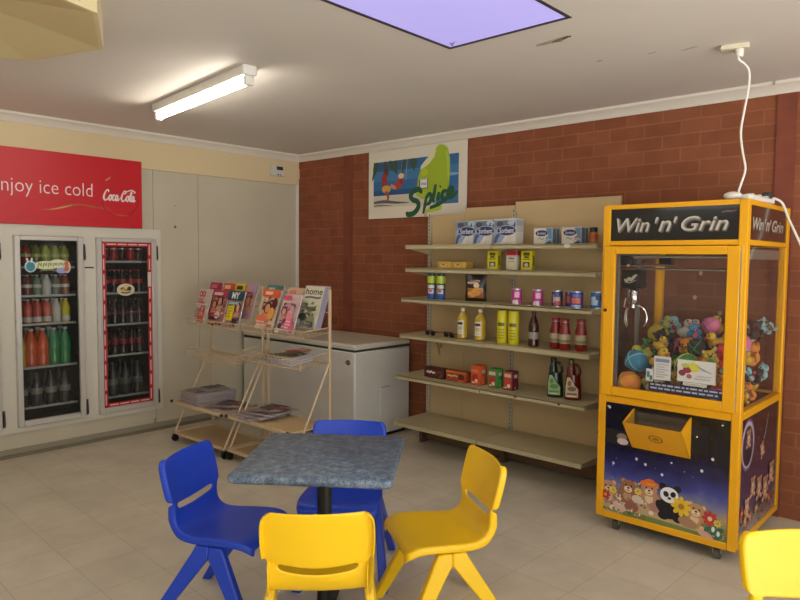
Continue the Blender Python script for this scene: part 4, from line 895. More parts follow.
# the middle tray of the freezer-side rack
def tray(x, y): return (x, y)
tl_ = math.atan2(.03, .235)
for k in range(3):
    z = .7555 + k * .0165 + .0
    flat('magazine', ('large magazine at the bottom of the pile on the freezer-side rack tray', 'large magazine in the middle of the pile on the freezer-side rack tray', 'large floral magazine on top of the pile on the rack tray')[k], 'magazine', 1.66 - .012 * k, RR[1] + .035, z + .009, .24, .21, .0155, (214, 196, 180) if k == 2 else (190, 186, 196), fl1 if k == 2 else fl2, .06 * (k - 1), tl_, VE, 'magazines piled on the wire tray')
flat('magazine', 'thin green-patterned magazine at the empty end of the rack tray', 'magazine', 1.40, RR[1] + .03, .7645, .22, .2, .008, (176, 172, 130), lambda d, w, l: [d.ell(.02 + .03 * i, .02 + .016 * (i % 3), .011, .008, (86, 96, 60)) for i in range(7)] and fl2(d, w, l), 0, tl_, VE)
def news(d, w, l):
    collage(d, w, l, [(120, 110, 110), (90, 80, 84), (200, 192, 186), (150, 140, 138), (140, 80, 76)], 26, 9, .02, .95)
    bars(d, .012, l - .05, w - .03, 1, (70, 62, 66), .03); d.rect(.02, l * .45, w * .55, l * .8, (96, 78, 82)); d.rect(w * .62, l * .3, w - .02, l * .82, (176, 170, 170)); d.rect(.02, .03, w * .5, l * .35, (140, 126, 126)); d.rect(w * .5, .04, w - .03, l * .22, (96, 84, 90)); bars(d, w * .64, l * .75, w * .28, 5, (120, 112, 116), .006, .018); d.rect(.03, l * .86, .06, l * .92, (110, 50, 54))
NE = mat((160, 150, 152), .7)
for k in range(5):
    flat('newspaper', 'folded newspaper on top of the thick stack, fridge-side rack lower shelf' if k == 4 else 'folded newspaper inside the thick stack, fridge-side rack lower shelf', 'newspaper', .62 + .004 * (k % 2), -1.455 + .003 * k, .3322 + k * .0185, .27, .35, .018, (184, 174, 168), news, .02 * (k % 3 - 1), 0, NE, 'newspapers stacked on the lower rack shelf')
def news2(d, w, l):
    news(d, w, l); d.rect(w * .55, l * .5, w - .015, l * .72, (150, 54, 56))
flat('newspaper', 'open newspaper lying flat between the thick stack and the rack post', 'newspaper', .955, -1.47, .3322, .30, .32, .012, (178, 162, 158), news2, .25, 0, NE)
for k, (x, y, r) in enumerate(((1.36, -1.485, -.05), (1.385, -1.45, .12), (1.405, -1.40, .22))):
    flat('newspaper', ('bottom newspaper of the loose fan on the freezer-side rack lower shelf', 'middle newspaper of the loose fan on the freezer-side rack lower shelf', 'top newspaper with red block in the loose fan on the freezer-side rack')[k], 'newspaper', x, y, .3322 + k * .0135, .27, .32, .013, (182, 170, 170), news2 if k == 2 else news, r, 0, NE, 'newspapers fanned on the lower rack shelf')

# ---------------------------------------------------------------- cafe table
TH = .715
LAM = bpy.data.materials.new('speckled_blue_laminate'); LAM.use_nodes = True
nt = LAM.node_tree; N = nt.nodes; L = nt.links.new; p = N['Principled BSDF']
tc = N.new('ShaderNodeTexCoord'); n1 = N.new('ShaderNodeTexNoise'); n1.inputs['Scale'].default_value = 34; n1.inputs['Detail'].default_value = 5; n1.inputs['Roughness'].default_value = .7
n2 = N.new('ShaderNodeTexNoise'); n2.inputs['Scale'].default_value = 190; n2.inputs['Detail'].default_value = 2
mx = N.new('ShaderNodeMath'); mx.operation = 'ADD'; ml = N.new('ShaderNodeMath'); ml.operation = 'MULTIPLY'; ml.inputs[1].default_value = .45
cr = N.new('ShaderNodeValToRGB'); e = cr.color_ramp.elements
e[0].position = .5; e[0].color = (lin(52), lin(66), lin(86), 1); e[1].position = .95; e[1].color = (lin(150), lin(162), lin(172), 1)
q = e.new(.72); q.color = (lin(94), lin(112), lin(132), 1)
L(tc.outputs['Object'], n1.inputs['Vector']); L(tc.outputs['Object'], n2.inputs['Vector']); L(n2.outputs['Fac'], ml.inputs[0]); L(n1.outputs['Fac'], mx.inputs[0]); L(ml.outputs[0], mx.inputs[1]); L(mx.outputs[0], cr.inputs['Fac']); L(cr.outputs['Color'], p.inputs['Base Color']); p.inputs['Roughness'].default_value = .42
tb = thing('cafe_table', 'square cafe table with speckled blue-grey top and black pedestal', 'table', TBL + (0,), TBL_R)
b = B(); s = TBL_S / 2; t0 = TH - .036
prof = [(s - .012, t0), (s - .003, t0 + .006), (s, t0 + .018), (s - .003, t0 + .030), (s - .012, TH)]
def rsq(a, z, r=.022):
    o = []
    for (cx, cy, st) in ((1, 1, 0), (-1, 1, 1), (-1, -1, 2), (1, -1, 3)):
        for i in range(5):
            an = PI / 2 * (st + i / 4); o.append((cx * (a - r) + r * math.cos(an), cy * (a - r) + r * math.sin(an), z))
    return o
vs = []; fs = []
for (a, z) in prof: vs += rsq(a, z)
for j in range(4):
    for k in range(20): fs.append((j * 20 + k, j * 20 + (k + 1) % 20, (j + 1) * 20 + (k + 1) % 20, (j + 1) * 20 + k))
fs += [tuple(reversed(range(20))), tuple(80 + k for k in range(20))]
b.add(vs, fs, LAM); b.build('table_top', tb, smooth=60)
b = B(); b.cyl((0, 0, .03), (0, 0, t0 - .008), .03, BLACK, 18); b.build('column', tb)
b = B(); b.box((0, 0, t0 - .005), (.3, .3, .009), BLACK, .002); b.build('mounting_plate', tb)
b = B()
for k in range(4):
    X = Matrix.Rotation(k * PI / 2, 4, 'Z'); b.prism([(0, .018), (0, .07), (.05, .055), (.27, .028), (.285, .018)], 1, -.024, .024, BLACK, X)
    b.cyl(X @ Vector((.26, 0, 0)), X @ Vector((.26, 0, .02)), .018, BLACK, 10)
b.cyl((0, 0, .018), (0, 0, .085), .042, BLACK, 18); b.build('base', tb)

# ---------------------------------------------------------------- moulded chairs
def make_chair(label, m, name='stacking_chair'):
    t = thing(name, label, 'chair', (0, 0, 0))
    S = lambda pts, k: pts[k]
    # centre-line profile (x forward, z up, half width)
    PR = [(.186, .345, .150), (.188, .358, .172), (.176, .372, .186), (.135, .379, .192), (.06, .378, .192), (-.03, .372, .187), (-.09, .369, .180), (-.13, .376, .173), (-.158, .396, .168), (-.174, .425, .165), (-.180, .440, .165), (-.186, .464, .165), (-.191, .488, .168), (-.196, .500, .182), (-.203, .545, .185), (-.213, .585, .186), (-.223, .628, .186), (-.230, .656, .183), (-.234, .673, .174), (-.236, .682, .156)]
    U = [-1, -.94, -.8, -.62, -.4, -.2, 0, .2, .4, .62, .8, .94, 1]; n = len(U); vs = []; fs = []
    for j, (x, z, w) in enumerate(PR):
        back = min(max((z - .40) / .1, 0), 1) if j > 6 else 0; seat = 1 - back
        for u in U:
            dx = back * (.028 * u * u) ; dz = seat * (.010 * u * u) * (1 if j > 2 else 0)
            if j in (10, 11, 12): dz += (.020 if j == 12 else .022 if j == 11 else .014) * (u * u - .35)
            if j == 13: dz += .018 * (u * u - .35)
            vs.append((x + dx, u * w, z + dz))
    for j in range(len(PR) - 1):
        for i in range(n - 1):
            if j == 11 and 2 <= i <= 9: continue
            fs.append((j * n + i, j * n + i + 1, (j + 1) * n + i + 1, (j + 1) * n + i))
    # turned-back side flanges on the backrest, turned-down skirts on the seat
    for sd, i in ((-1, 0), (1, n - 1)):
        k0 = len(vs)
        for j, (x, z, w) in enumerate(PR):
            v = vs[j * n + i]
            if j >= 13: vs.append((v[0] - .026, v[1] + sd * .002, v[2] - .004))
            elif j >= 9: vs.append((v[0] - .030, v[1] - sd * .0, v[2] - .012))
            elif j >= 7: vs.append((v[0] - .012, v[1], v[2] - .03))
            else: vs.append((v[0], v[1] + sd * .001, v[2] - .028))
        for j in range(len(PR) - 1):
            if j == 12: continue
            q = (j * n + i, (j + 1) * n + i, k0 + j + 1, k0 + j); fs.append(q if sd > 0 else tuple(reversed(q)))
    b = B(); b.add(vs, fs, m); o = b.build('seat_shell', t, smooth=50)
    md = o.modifiers.new('thickness', 'SOLIDIFY'); md.thickness = .009; md.offset = 0
    sb = o.modifiers.new('smooth', 'SUBSURF'); sb.levels = 1; sb.render_levels = 2
    # four splayed legs; each pair joins in an arch under the seat side
    for sd in (-1, 1):
        for fr in (-1, 1):
            foot = fr * (.205 if fr > 0 else .255); O = [(foot + fr * .022, 0), (foot - fr * .020, 0), (fr * .014, .285), (fr * .0, .302), (0, .352), (fr * .058, .352), (fr * .072, .325)]
            vs = []; n2 = len(O)
            for th in (-1, 1):
                for (x, z) in O:
                    yc = sd * (.172 + .048 * (1 - z / .352)); vs.append((x, yc + th * (.016 + .004 * (1 - z / .352)), z))
            fs = [tuple(range(n2)), tuple(reversed(range(n2, 2 * n2)))] + [(k, n2 + k, n2 + (k + 1) % n2, (k + 1) % n2) for k in range(n2)]
            b = B(); b.add(vs, fs, m); lg = b.build('leg', t, smooth=45)
            bv = lg.modifiers.new('soft_edge', 'BEVEL'); bv.width = .006; bv.segments = 2; bv.limit_method = 'ANGLE'
    return t
cb = make_chair('blue plastic stacking chair pulled up on the fridge side of the table', BLUE)
cy = make_chair('yellow plastic stacking chair seen from behind in front of the table', YELLOW)
def put(o, x, y, a): o.location = (x, y, 0); o.rotation_euler = (0, 0, math.radians(a)); return o
put(cb, *CH[0]); put(cy, *CH[1])
put(dup(cb, label='blue plastic stacking chair behind the table, mostly hidden by its top'), *CH[2])
put(dup(cy, label='yellow plastic stacking chair facing the table from the shelving side'), *CH[3])
put(dup(cy, label='yellow plastic chair beside the claw machine, cut off by the photo edge'), *CH[4])
for o in COL.objects:
    if o.get('category') == 'chair': o['group'] = 'plastic chairs around the tables'
# ---------------------------------------------------------------- claw machine
MX, MY = 4.133, -.505; HWX, HDY = .37, .40
cm = thing('claw_machine', 'yellow-framed claw machine full of plush toys, standing on castors by the brick wall', 'claw machine', (MX, MY, 0))
P_ = .044
for sx in (-1, 1):
    for sy in (-1, 1):
        b = B(); b.box((sx * (HWX - P_ / 2), sy * (HDY - P_ / 2), .945), (P_, P_, 1.74), GOLD, .005); b.build('corner_post', cm)
def rails(z0, z1, name):
    b = B()
    for sy in (-1, 1): b.box((0, sy * (HDY - P_ / 2), (z0 + z1) / 2), (2 * HWX - 2 * P_, P_ - .004, z1 - z0), GOLD, .003)
    for sx in (-1, 1): b.box((sx * (HWX - P_ / 2), 0, (z0 + z1) / 2), (P_ - .004, 2 * HDY - 2 * P_, z1 - z0), GOLD, .003)
    b.build(name, cm)
rails(1.790, 1.815, 'top_rail'); rails(1.594, 1.620, 'header_rail'); rails(.728, .768, 'middle_rail'); rails(.075, .112, 'bottom_rail')
b = B(); b.box((0, 0, 1.806), (2 * HWX - .06, 2 * HDY - .06, .012), mat((70, 62, 44), .6)); b.build('roof_panel', cm)
b = B(); b.box((0, 0, 1.603), (2 * HWX - .05, 2 * HDY - .05, .006), mat((30, 28, 28), .6)); b.build('gantry_ceiling', cm)
b = B(); b.box((0, 0, .752), (2 * HWX - .05, 2 * HDY - .05, .012), mat((40, 38, 40), .6)); b.build('toy_deck', cm)
b = B(); b.box((0, 0, .09), (2 * HWX - .04, 2 * HDY - .04, .014), mat((50, 46, 40), .7)); b.build('bottom_panel', cm)
HB = mat((22, 20, 22), .12, 0, .4)
fx = HWX - P_
hp = B(); hp.box((0, -HDY + .012, 1.705), (2 * fx, .01, .17), HB); hpo = hp.build('header_panel', cm)
SHADE = mat((150, 146, 136), .35); LT = mat((212, 206, 190), .3)
d = D((0, -HDY + .0068, 1.62), (1, 0, 0), (0, 0, 1), .00008)
def win_lettering(d, x0, x1, z0, z1, upper=True):
    W_ = x1 - x0
    for dx, dz, c, bo in ((.005, -.005, (84, 76, 70), .03), (0, 0, (128, 120, 110), .025), (-.001, .003, (190, 184, 170), -.005)):
        d.text('Win', x0 + dx, z0 + dz, x0 + W_ * .315 + dx, z1 + dz, c, .28, bo, False)
        d.text("'", x0 + W_ * .365 + dx, z1 - (z1 - z0) * .42 + dz, x0 + W_ * .40 + dx, z1 + dz, c, .28, bo, False)
        d.text('n', x0 + W_ * .40 + dx, z0 + dz, x0 + W_ * .515 + dx, z0 + (z1 - z0) * .74 + dz, c, .28, bo, False)
        d.text("'", x0 + W_ * .535 + dx, z1 - (z1 - z0) * .42 + dz, x0 + W_ * .57 + dx, z1 + dz, c, .28, bo, False)
        d.text('Grin', x0 + W_ * .605 + dx, z0 + dz, x1 + dx, z1 + dz, c, .28, bo, True)
        d.k += 1
win_lettering(d, -.292, .278, .045, .118)
d.stroke([(.245, .135), (.27, .14), (.29, .138), (.315, .143)], [.006, .012, .012, .004], (88, 76, 70)); d.build('lettering', hpo)
for sx in (1, -1):
    hs = B(); hs.box((sx * (HWX - .012), 0, 1.705), (.01, 2 * (HDY - P_), .17), mat((56, 34, 28), .15, 0, .4)); ho = hs.build('side_header_panel', cm)
    d = D((sx * (HWX - .0068), 0, 1.62), (0, sx, 0), (0, 0, 1), .00008); win_lettering(d, -.30, .28, .05, .11); d.build('lettering', ho)
# front door with its glass
b = B(); y = -HDY - .006; z0, z1 = .772, 1.590; fw_ = .068
for (xa, xb, za, zb) in ((-HWX + .02, -HWX + .02 + .062, z0, z1), (HWX - .085, HWX - .026, z0, z1), (-HWX + .082, HWX - .085, z0, z0 + .05), (-HWX + .082, HWX - .085, z1 - .042, z1)):
    b.box(((xa + xb) / 2, y, (za + zb) / 2), (xb - xa, .022, zb - za), GOLD, .003)
dr = b.build('front_door', cm)
b = B(); b.box((0, y + .004, (z0 + z1) / 2), (2 * HWX - .16, .005, z1 - z0 - .08), CGLASS); b.build('glass_pane', dr)
b = B(); b.cyl((-HWX + .036, y - .016, 1.24), (-HWX + .036, y - .008, 1.24), .009, mat((96, 50, 26), .4, .5), 10); b.build('lock', dr)
b = B(); b.box((HWX - .024, y - .0, 1.18), (.006, .016, .80), CHROME); b.build('hinge_strip', dr)
d = D((0, y - .0005, 0), (1, 0, 0), (0, 0, 1), .00008)
d.rect(-.085, .828, .288, .874, (44, 44, 66))
r = random.Random(3)
for ln in range(2):
    x = -.075
    while x < .27:
        w_ = r.uniform(.012, .038); d.rect(x, .859 - ln * .019, x + w_, .867 - ln * .019, (172, 172, 182), False); x += w_ + .008
d.k += 1; d.build('warning_strip', dr)
# side and back panes
for sx in (1, -1):
    b = B(); b.box((sx * (HWX - .014), 0, 1.18), (.005, 2 * (HDY - P_), .82), CGLASS); b.build('side_pane', cm)
b = B(); b.box((0, HDY - .014, 1.18), (2 * fx, .005, .82), CGLASS); b.build('back_pane', cm)
d = D((0, HDY - .020, 0), (1, 0, 0), (0, 0, 1), .00008)
for (x, z) in ((-.13, 1.29), (-.1, 1.44), (.13, 1.44), (.02, 1.20)): d.ell(x, z, .012, .014, (176, 150, 130))
d.build('suction_mark', cm)
# price cards behind the front glass
def card(name, x0, z0, x1, z1, prints):
    b = B(); b.box(((x0 + x1) / 2, y + .012, (z0 + z1) / 2), (x1 - x0, .0015, z1 - z0), mat((216, 212, 208), .5)); o = b.build(name, cm)
    d = D((x0, y + .0105, z0), (1, 0, 0), (0, 0, 1), .0003); prints(d, x1 - x0, z1 - z0); d.build('print', o)
def pc1(d, w, h):
    d.rect(.008, h - .03, w - .008, h - .012, (130, 136, 170))
    for i in range(6): d.rect(.012, h - .045 - i * .013, w - .012 - .02 * (i % 2), h - .040 - i * .013, (170, 168, 172), False)
    d.k += 1
def pc2(d, w, h):
    d.ell(.05, .065, .022, .02, (150, 50, 64)); d.ell(.025, .045, .018, .016, (130, 44, 60)); d.ell(.06, .03, .014, .012, (170, 90, 90)); d.poly([(.05, .09), (.075, .105), (.115, .09), (.105, .06), (.075, .055)], (212, 204, 60)); d.ell(.04, .085, .02, .012, (190, 190, 90)); d.stroke([(.09, .09), (.13, .07), (.17, .055)], [.004, .008, .003], (150, 150, 170))
    for i in range(8): d.rect(.10 + i * .009, .03 + (i % 2) * .004, .105 + i * .009, .036 + (i % 2) * .004, (150, 150, 160), False)
    d.k += 1; d.rect(.085, .018, .165, .024, (176, 172, 176))
card('rule_card', -.064, .888, .024, 1.012, pc1); card('picture_card', .058, .895, .246, 1.008, pc2)
card('strip_card', .088, .876, .205, .893, lambda d, w, h: d.rect(.006, .005, w - .006, h - .005, (190, 180, 160)))
card('corner_card', -.105, .876, -.068, .94, lambda d, w, h: [d.rect(.004, .02, .02, .05, (60, 140, 150)), d.rect(.02, .006, .034, .03, (90, 130, 100))])
# gantry and claw
b = B(); AL = mat((198, 194, 186), .25, .8)
for yy in (-.30, .28): b.cyl((-HWX + .05, yy, 1.535), (HWX - .05, yy, 1.535), .008, AL, 10)
b.cyl((-.25, -HDY + .07, 1.487), (-.25, HDY - .07, 1.487), .008, AL, 10); b.cyl((-.30, -HDY + .07, 1.487), (-.30, HDY - .07, 1.487), .008, AL, 10)
b.cyl((-.26, -.20, 1.468), (HWX - .05, -.20, 1.468), .006, AL, 8)
for yy in (-.30, .28): b.box((-.275, yy, 1.512), (.08, .035, .05), BLACK, .004)
b.build('gantry', cm)
for xx in (-HWX + .035, HWX - .04):
    b = B(); b.box((xx, 0, 1.55), (.02, 2 * HDY - .14, .05), mat((150, 146, 138), .4, .5)); b.build('gantry_track', cm)
b = B(); cx, cyy = -.272, -.20
b.box((cx, cyy, 1.41), (.105, .10, .105), mat((22, 22, 22), .3), .005); cr_ = b.build('claw_carriage', cm)
d = D((cx - .05, cyy - .0502, 1.36), (1, 0, 0), (0, 0, 1), .00008); d.stroke([(.018, .05), (.03, .038), (.045, .055), (.055, .045), (.075, .065), (.09, .075)], [.008, .016, .014, .016, .016, .006], (186, 178, 160)); d.stroke([(.02, .032), (.05, .03), (.085, .045)], [.004, .008, .004], (150, 144, 130)); d.build('printed_logo', cr_)
b = B(); b.lathe([(.03, 0), (.034, .006), (.034, .082), (.03, .088)], mat((170, 166, 168), .12, 1.0), (cx, cyy, 1.265), 20); b.cyl((cx, cyy, 1.35), (cx, cyy, 1.362), .014, BLACK, 10); b.cyl((cx, cyy, 1.245), (cx, cyy, 1.27), .012, CHROME, 10); b.build('claw_motor', cm)
for k in range(3):
    a = math.radians(20 + 120 * k); u = Vector((math.cos(a), math.sin(a), 0)); c0 = Vector((cx, cyy, 0))
    pts = [c0 + u * r_ + Vector((0, 0, z)) for (r_, z) in ((.012, 1.26), (.045, 1.252), (.068, 1.225), (.076, 1.185), (.066, 1.150), (.058, 1.140))]
    b = B(); b.tube(smooth_path(pts, 3), .0048, CHROME, 8); b.build('prong', cm)
b = B(); b.tube([(cx - .035, cyy - .02, 1.30), (cx - .04, cyy - .03, 1.25), (cx - .01, cyy - .035, 1.242)], .004, mat((206, 150, 130), .4), 6); b.build('claw_cord', cm)
# plexi walls of the prize chute
PLX = glass('plexi', (222, 226, 224), 1.0, .05)
b = B(); b.box((-HWX + .048, -.02, 1.19), (.014, .03, .78), mat((112, 106, 98), .4)); b.box((-HWX + .07, -HDY + .05, 1.19), (.02, .02, .80), mat((132, 128, 120), .3, .4)); b.build('wiring_channel', cm)

# printed cabinet panels
def night_mat(name, stops):
    m = bpy.data.materials.new(name); m.use_nodes = True; nt = m.node_tree; N = nt.nodes; p = N['Principled BSDF']
    tc = N.new('ShaderNodeTexCoord'); sp = N.new('ShaderNodeSeparateXYZ'); cr = N.new('ShaderNodeValToRGB'); nz = N.new('ShaderNodeTexNoise'); nz.inputs['Scale'].default_value = 9
    ma = N.new('ShaderNodeMath'); ma.operation = 'MULTIPLY_ADD'; ma.inputs[1].default_value = .10
    nt.links.new(tc.outputs['Object'], sp.inputs[0]); nt.links.new(tc.outputs['Object'], nz.inputs['Vector']); nt.links.new(nz.outputs['Fac'], ma.inputs[0]); nt.links.new(sp.outputs['Z'], ma.inputs[2]); nt.links.new(ma.outputs[0], cr.inputs['Fac']); nt.links.new(cr.outputs['Color'], p.inputs['Base Color'])
    while len(cr.color_ramp.elements) < len(stops): cr.color_ramp.elements.new(.5)
    for e, (q, c) in zip(cr.color_ramp.elements, stops): e.position = q; e.color = tuple(lin(v) for v in c) + (1,)
    p.inputs['Roughness'].default_value = .22; p.inputs['Coat Weight'].default_value = .3
    return m
NIGHT = night_mat('printed_night_sky', [(.18, (110, 122, 66)), (.25, (168, 146, 106)), (.33, (110, 112, 150)), (.385, (60, 66, 138)), (.46, (30, 32, 82)), (.55, (17, 15, 34)), (.70, (14, 12, 18))])
NIGHT2 = night_mat('printed_dusk_sky', [(.14, (150, 130, 120)), (.24, (96, 78, 84)), (.32, (70, 60, 96)), (.45, (44, 38, 74)), (.60, (38, 30, 48)), (.72, (34, 24, 32))])
b = B(); b.box((0, -HDY + .012, .42), (2 * fx, .012, .616), NIGHT); lp = b.build('front_print_panel', cm)
d = D((3.80 - MX, -HDY + .0055, 0), (1, 0, 0), (0, 0, 1), .00003)
r = random.Random(11)
for i in range(22):
    u, v = r.uniform(.02, .62), r.uniform(.30, .70); q = r.choice((.002, .003, .003, .005)); d.ell(u, v, q, q, (176, 176, 206) if q < .005 else (226, 226, 236), 0, 8, False)
d.k += 1
for (u, v) in ((.03, .70), (.19, .44), (.43, .60), (.53, .45), (.58, .52), (.06, .39), (.33, .385), (.24, .42)): d.ell(u, v, .0075, .0085, (206, 206, 216), .4, 8, False)
d.k += 1
d.stroke([(0.0, .135), (.15, .16), (.32, .16), (.48, .135), (.645, .12)], [.05, .09, .08, .06, .05], (186, 158, 118)); d.stroke([(0.0, .125), (.2, .128), (.4, .122), (.645, .118)], [.01, .03, .03, .012], (112, 128, 66)); d.stroke([(.44, .20), (.54, .17), (.645, .15)], [.02, .05, .05], (120, 118, 86)); d.stroke([(0, .24), (.10, .21), (.2, .2)], [.05, .05, .03], (112, 98, 84))
def teddy(d, u, v, s, c, c2, muz=(222, 200, 168), hat=None, lean=0.0):
    """simple printed teddy: sitting body, limbs, round head, ears, muzzle"""
    def E(x, y, rx, ry, col, rot=0): 
        ca, sa = math.cos(lean), math.sin(lean); d.ell(u + s * (x * ca - y * sa), v + s * (x * sa + y * ca), s * rx, s * ry, col, rot + lean, 16)
    E(0, -.9, .75, .85, c); E(-.7, -1.55, .5, .3, c, .3); E(.7, -1.55, .5, .3, c, -.3); E(-.85, -1.6, .28, .26, c2); E(.9, -1.6, .28, .26, c2); E(0, -.9, .45, .55, c2)
    E(-.75, -.55, .3, .55, c, -.7); E(.75, -.55, .3, .55, c, .7)
    for sx in (-1, 1): E(sx * .68, .62, .32, .32, c); E(sx * .68, .62, .18, .18, c2)
    E(0, .1, .88, .78, c); E(0, -.18, .45, .36, muz); E(0, -.02, .15, .11, (40, 30, 30)); E(-.3, .25, .1, .12, (30, 24, 24)); E(.3, .25, .1, .12, (30, 24, 24)); E(0, -.3, .2, .05, (120, 70, 60))
    if hat:
        E(0, .68, 1.1, .3, hat, .1); E(0, .85, .65, .4, hat, .1); E(.2, .68, .6, .1, (214, 150, 60), .1)
def flower(d, u, v, r_, c, cc):
    for k in range(8): a = k * PI / 4; d.ell(u + r_ * .62 * math.cos(a), v + r_ * .62 * math.sin(a), r_ * .42, r_ * .24, c, a, 10, False)
    d.k += 1; d.ell(u, v, r_ * .3, r_ * .3, cc, 0, 10)
teddy(d, .035, .245, .050, (176, 132, 110), (206, 176, 156), lean=.1); teddy(d, .15, .272, .050, (146, 98, 72), (186, 142, 112), lean=-.12)
teddy(d, .265, .285, .050, (178, 132, 98), (214, 190, 160), hat=(214, 104, 42)); d.ell(.20, .22, .03, .022, (206, 190, 170)); d.ell(.10, .155, .045, .03, (206, 176, 160)); d.ell(.17, .17, .04, .03, (146, 90, 76)); d.ell(.30, .20, .035, .025, (170, 120, 110))
PB = (26, 24, 30)
d.ell(.375, .215, .062, .058, PB); d.ell(.345, .17, .03, .022, PB); d.ell(.42, .17, .03, .022, PB)
for sx in (-1, 1): d.ell(.375 + sx * .038, .325, .019, .019, PB)
d.ell(.372, .285, .048, .042, (226, 226, 222)); d.ell(.355, .288, .014, .016, PB, .5); d.ell(.392, .292, .014, .016, PB, -.5); d.ell(.373, .268, .01, .007, PB); d.ell(.325, .22, .022, .03, PB, .5)
teddy(d, .51, .235, .048, (180, 138, 96), (214, 182, 140), lean=-.15); d.ell(.47, .165, .05, .026, (166, 126, 96), -.2); d.ell(.56, .125, .045, .02, (206, 160, 140), -.5)
flower(d, .435, .24, .052, (222, 186, 44), (170, 110, 30)); flower(d, .578, .215, .04, (186, 60, 46), (226, 190, 150)); flower(d, .02, .205, .03, (192, 56, 40), (224, 170, 60)); flower(d, .065, .24, .022, (222, 196, 70), (190, 130, 40)); flower(d, .205, .265, .022, (220, 196, 80), (180, 140, 60)); flower(d, .615, .2, .02, (206, 190, 80), (170, 130, 50))
for (u, v) in ((.60, .15), (.625, .165), (.57, .16), (.62, .13)): d.ell(u, v, .022, .012, (52, 104, 76), .6)
for (u, v) in ((.595, .165), (.62, .148)): d.ell(u, v, .008, .014, (220, 222, 226))
for (u, v) in ((.10, .2), (.28, .165), (.06, .14)): d.ell(u, v, .014, .012, (224, 206, 190))
for i in range(40): d.ell(r.uniform(.01, .25), r.uniform(.12, .22), r.uniform(.004, .009), r.uniform(.004, .008), r.choice(((206, 176, 150), (120, 96, 70), (96, 110, 66), (190, 120, 100), (226, 206, 186))), 0, 7, False)
d.build('printed_bears', lp)
d = D((3.80 - MX, -HDY + .0052, 0), (1, 0, 0), (0, 0, 1), .00003)
d.rect(.015, .50, .16, .58, (28, 24, 26)); d.ell(.105, .545, .03, .02, (150, 130, 110)); d.ell(.11, .52, .032, .018, (206, 190, 186)); d.rect(.46, .52, .56, .68, (20, 17, 24)); d.ell(.50, .64, .02, .018, (34, 30, 36)); d.rect(.48, .545, .53, .552, (40, 36, 44)); d.build('coin_door_print', lp)
for (u, v) in ((.022, .705), (.62, .70), (.50, .62)):
    b = B(); b.ball((3.80 - MX + u, -HDY + .004, v), (.006, .004, .006), CHROME, 10, 6); b.build('bolt', lp)
# prize bin on the front
b = B(); xa, xb = 3.968 - MX, 4.268 - MX; yb_ = -HDY + .004; yf = -.53; t_ = .006
BIN = GOLD
b.add([(xa, yb_, .50), (xb, yb_, .50), (xb, yf, .662), (xa, yf, .662)], [(0, 1, 2, 3)], BIN); b.add([(xa, yb_, .508), (xb, yb_, .508), (xb, yf + t_, .662), (xa, yf + t_, .662)], [(3, 2, 1, 0)], BIN); b.add([(xa, yf, .662), (xb, yf, .662), (xb, yf + t_, .662), (xa, yf + t_, .662)], [(0, 1, 2, 3)], BIN)
for x in (xa, xb): b.prism([(yb_, .50), (yf, .662), (yb_, .714)], 0, x - .004, x + .004, BIN)
bn = b.build('prize_bin', cm, smooth=0, fix=False)
b = B(); b.add([(xa + .006, yf + .006, .660), (xb - .006, yf + .006, .660), (xb - .006, yb_ - .002, .708), (xa + .006, yb_ - .002, .708)], [(0, 1, 2, 3)], PLX); b.build('plexi_flap', bn, fix=False)
b = B(); b.box((0, -HDY + .004, .615), (xb - xa - .02, .003, .16), mat((44, 46, 42), .5)); b.build('bin_opening', bn)
X = Matrix.Translation(((xa + xb) / 2 + .0, 0, 0)); nrm = Vector((0, -(.662 - .50), -(yb_ - yf) * 1.0)).normalized(); vdir = Vector((0, yf - yb_, .662 - .50)).normalized()
d = D(Vector(((xa + xb) / 2, yb_, .50)) + vdir * .112, (1, 0, 0), vdir, .0001)
ring = [(.034 * math.cos(2 * PI * k / 24), .027 * math.sin(2 * PI * k / 24)) for k in range(25)]; d.stroke(ring, .008, (150, 92, 10), True, 1); d.ell(0, 0, .02, .014, (186, 118, 8)); d.ell(0, 0, .011, .007, (150, 92, 10)); d.build('embossed_badge', bn)
# side panels
for sx in (1, -1):
    b = B(); b.box((sx * (HWX - .012), 0, .42), (.012, 2 * (HDY - P_), .616), NIGHT2); so = b.build('side_print_panel', cm)
    d = D((sx * (HWX - .0055), 0, 0), (0, sx, 0), (0, 0, 1), .00003); q = r
    mx_ = -.235
    d.ell(mx_, .585, .118, .135, (96, 78, 106), 0, 28); d.ell(mx_, .585, .105, .122, (176, 160, 176), 0, 28); d.ell(mx_, .58, .09, .105, (62, 46, 56), 0, 28); d.ell(mx_, .525, .07, .045, (40, 30, 40), 0, 24)
    teddy(d, mx_ + .01, .63, .034, (150, 110, 90), (186, 150, 130)); teddy(d, .03, .52, .032, (160, 110, 84), (196, 160, 130), lean=.4); d.stroke([(.06, .56), (.1, .62), (.13, .69)], [.012, .01, .004], (150, 140, 150))
    for (u, v, s_) in ((-.12, .36, .04), (0, .33, .045), (.12, .30, .05), (-.22, .27, .04), (.23, .36, .045)): teddy(d, u, v, s_, q.choice(((160, 110, 80), (150, 96, 70), (176, 130, 100))), (206, 170, 140))
    for (u, v, c) in ((-.31, .25, (190, 60, 46)), (-.25, .2, (206, 140, 60)), (-.16, .19, (186, 90, 70)), (-.05, .2, (206, 180, 90)), (.2, .2, (190, 70, 60))): flower(d, u, v, .028, c, (220, 190, 120))
    for i in range(40): d.ell(q.uniform(-.33, .33), q.uniform(.12, .24), q.uniform(.006, .014), q.uniform(.006, .012), q.choice(((150, 120, 100), (120, 96, 80), (110, 110, 84), (176, 130, 110))), 0, 7, False)
    d.k += 1
    for i in range(12): d.ell(q.uniform(-.33, .33), q.uniform(.42, .7), .003, .003, (150, 140, 160), 0, 6, False)
    d.build('printed_bears', so)
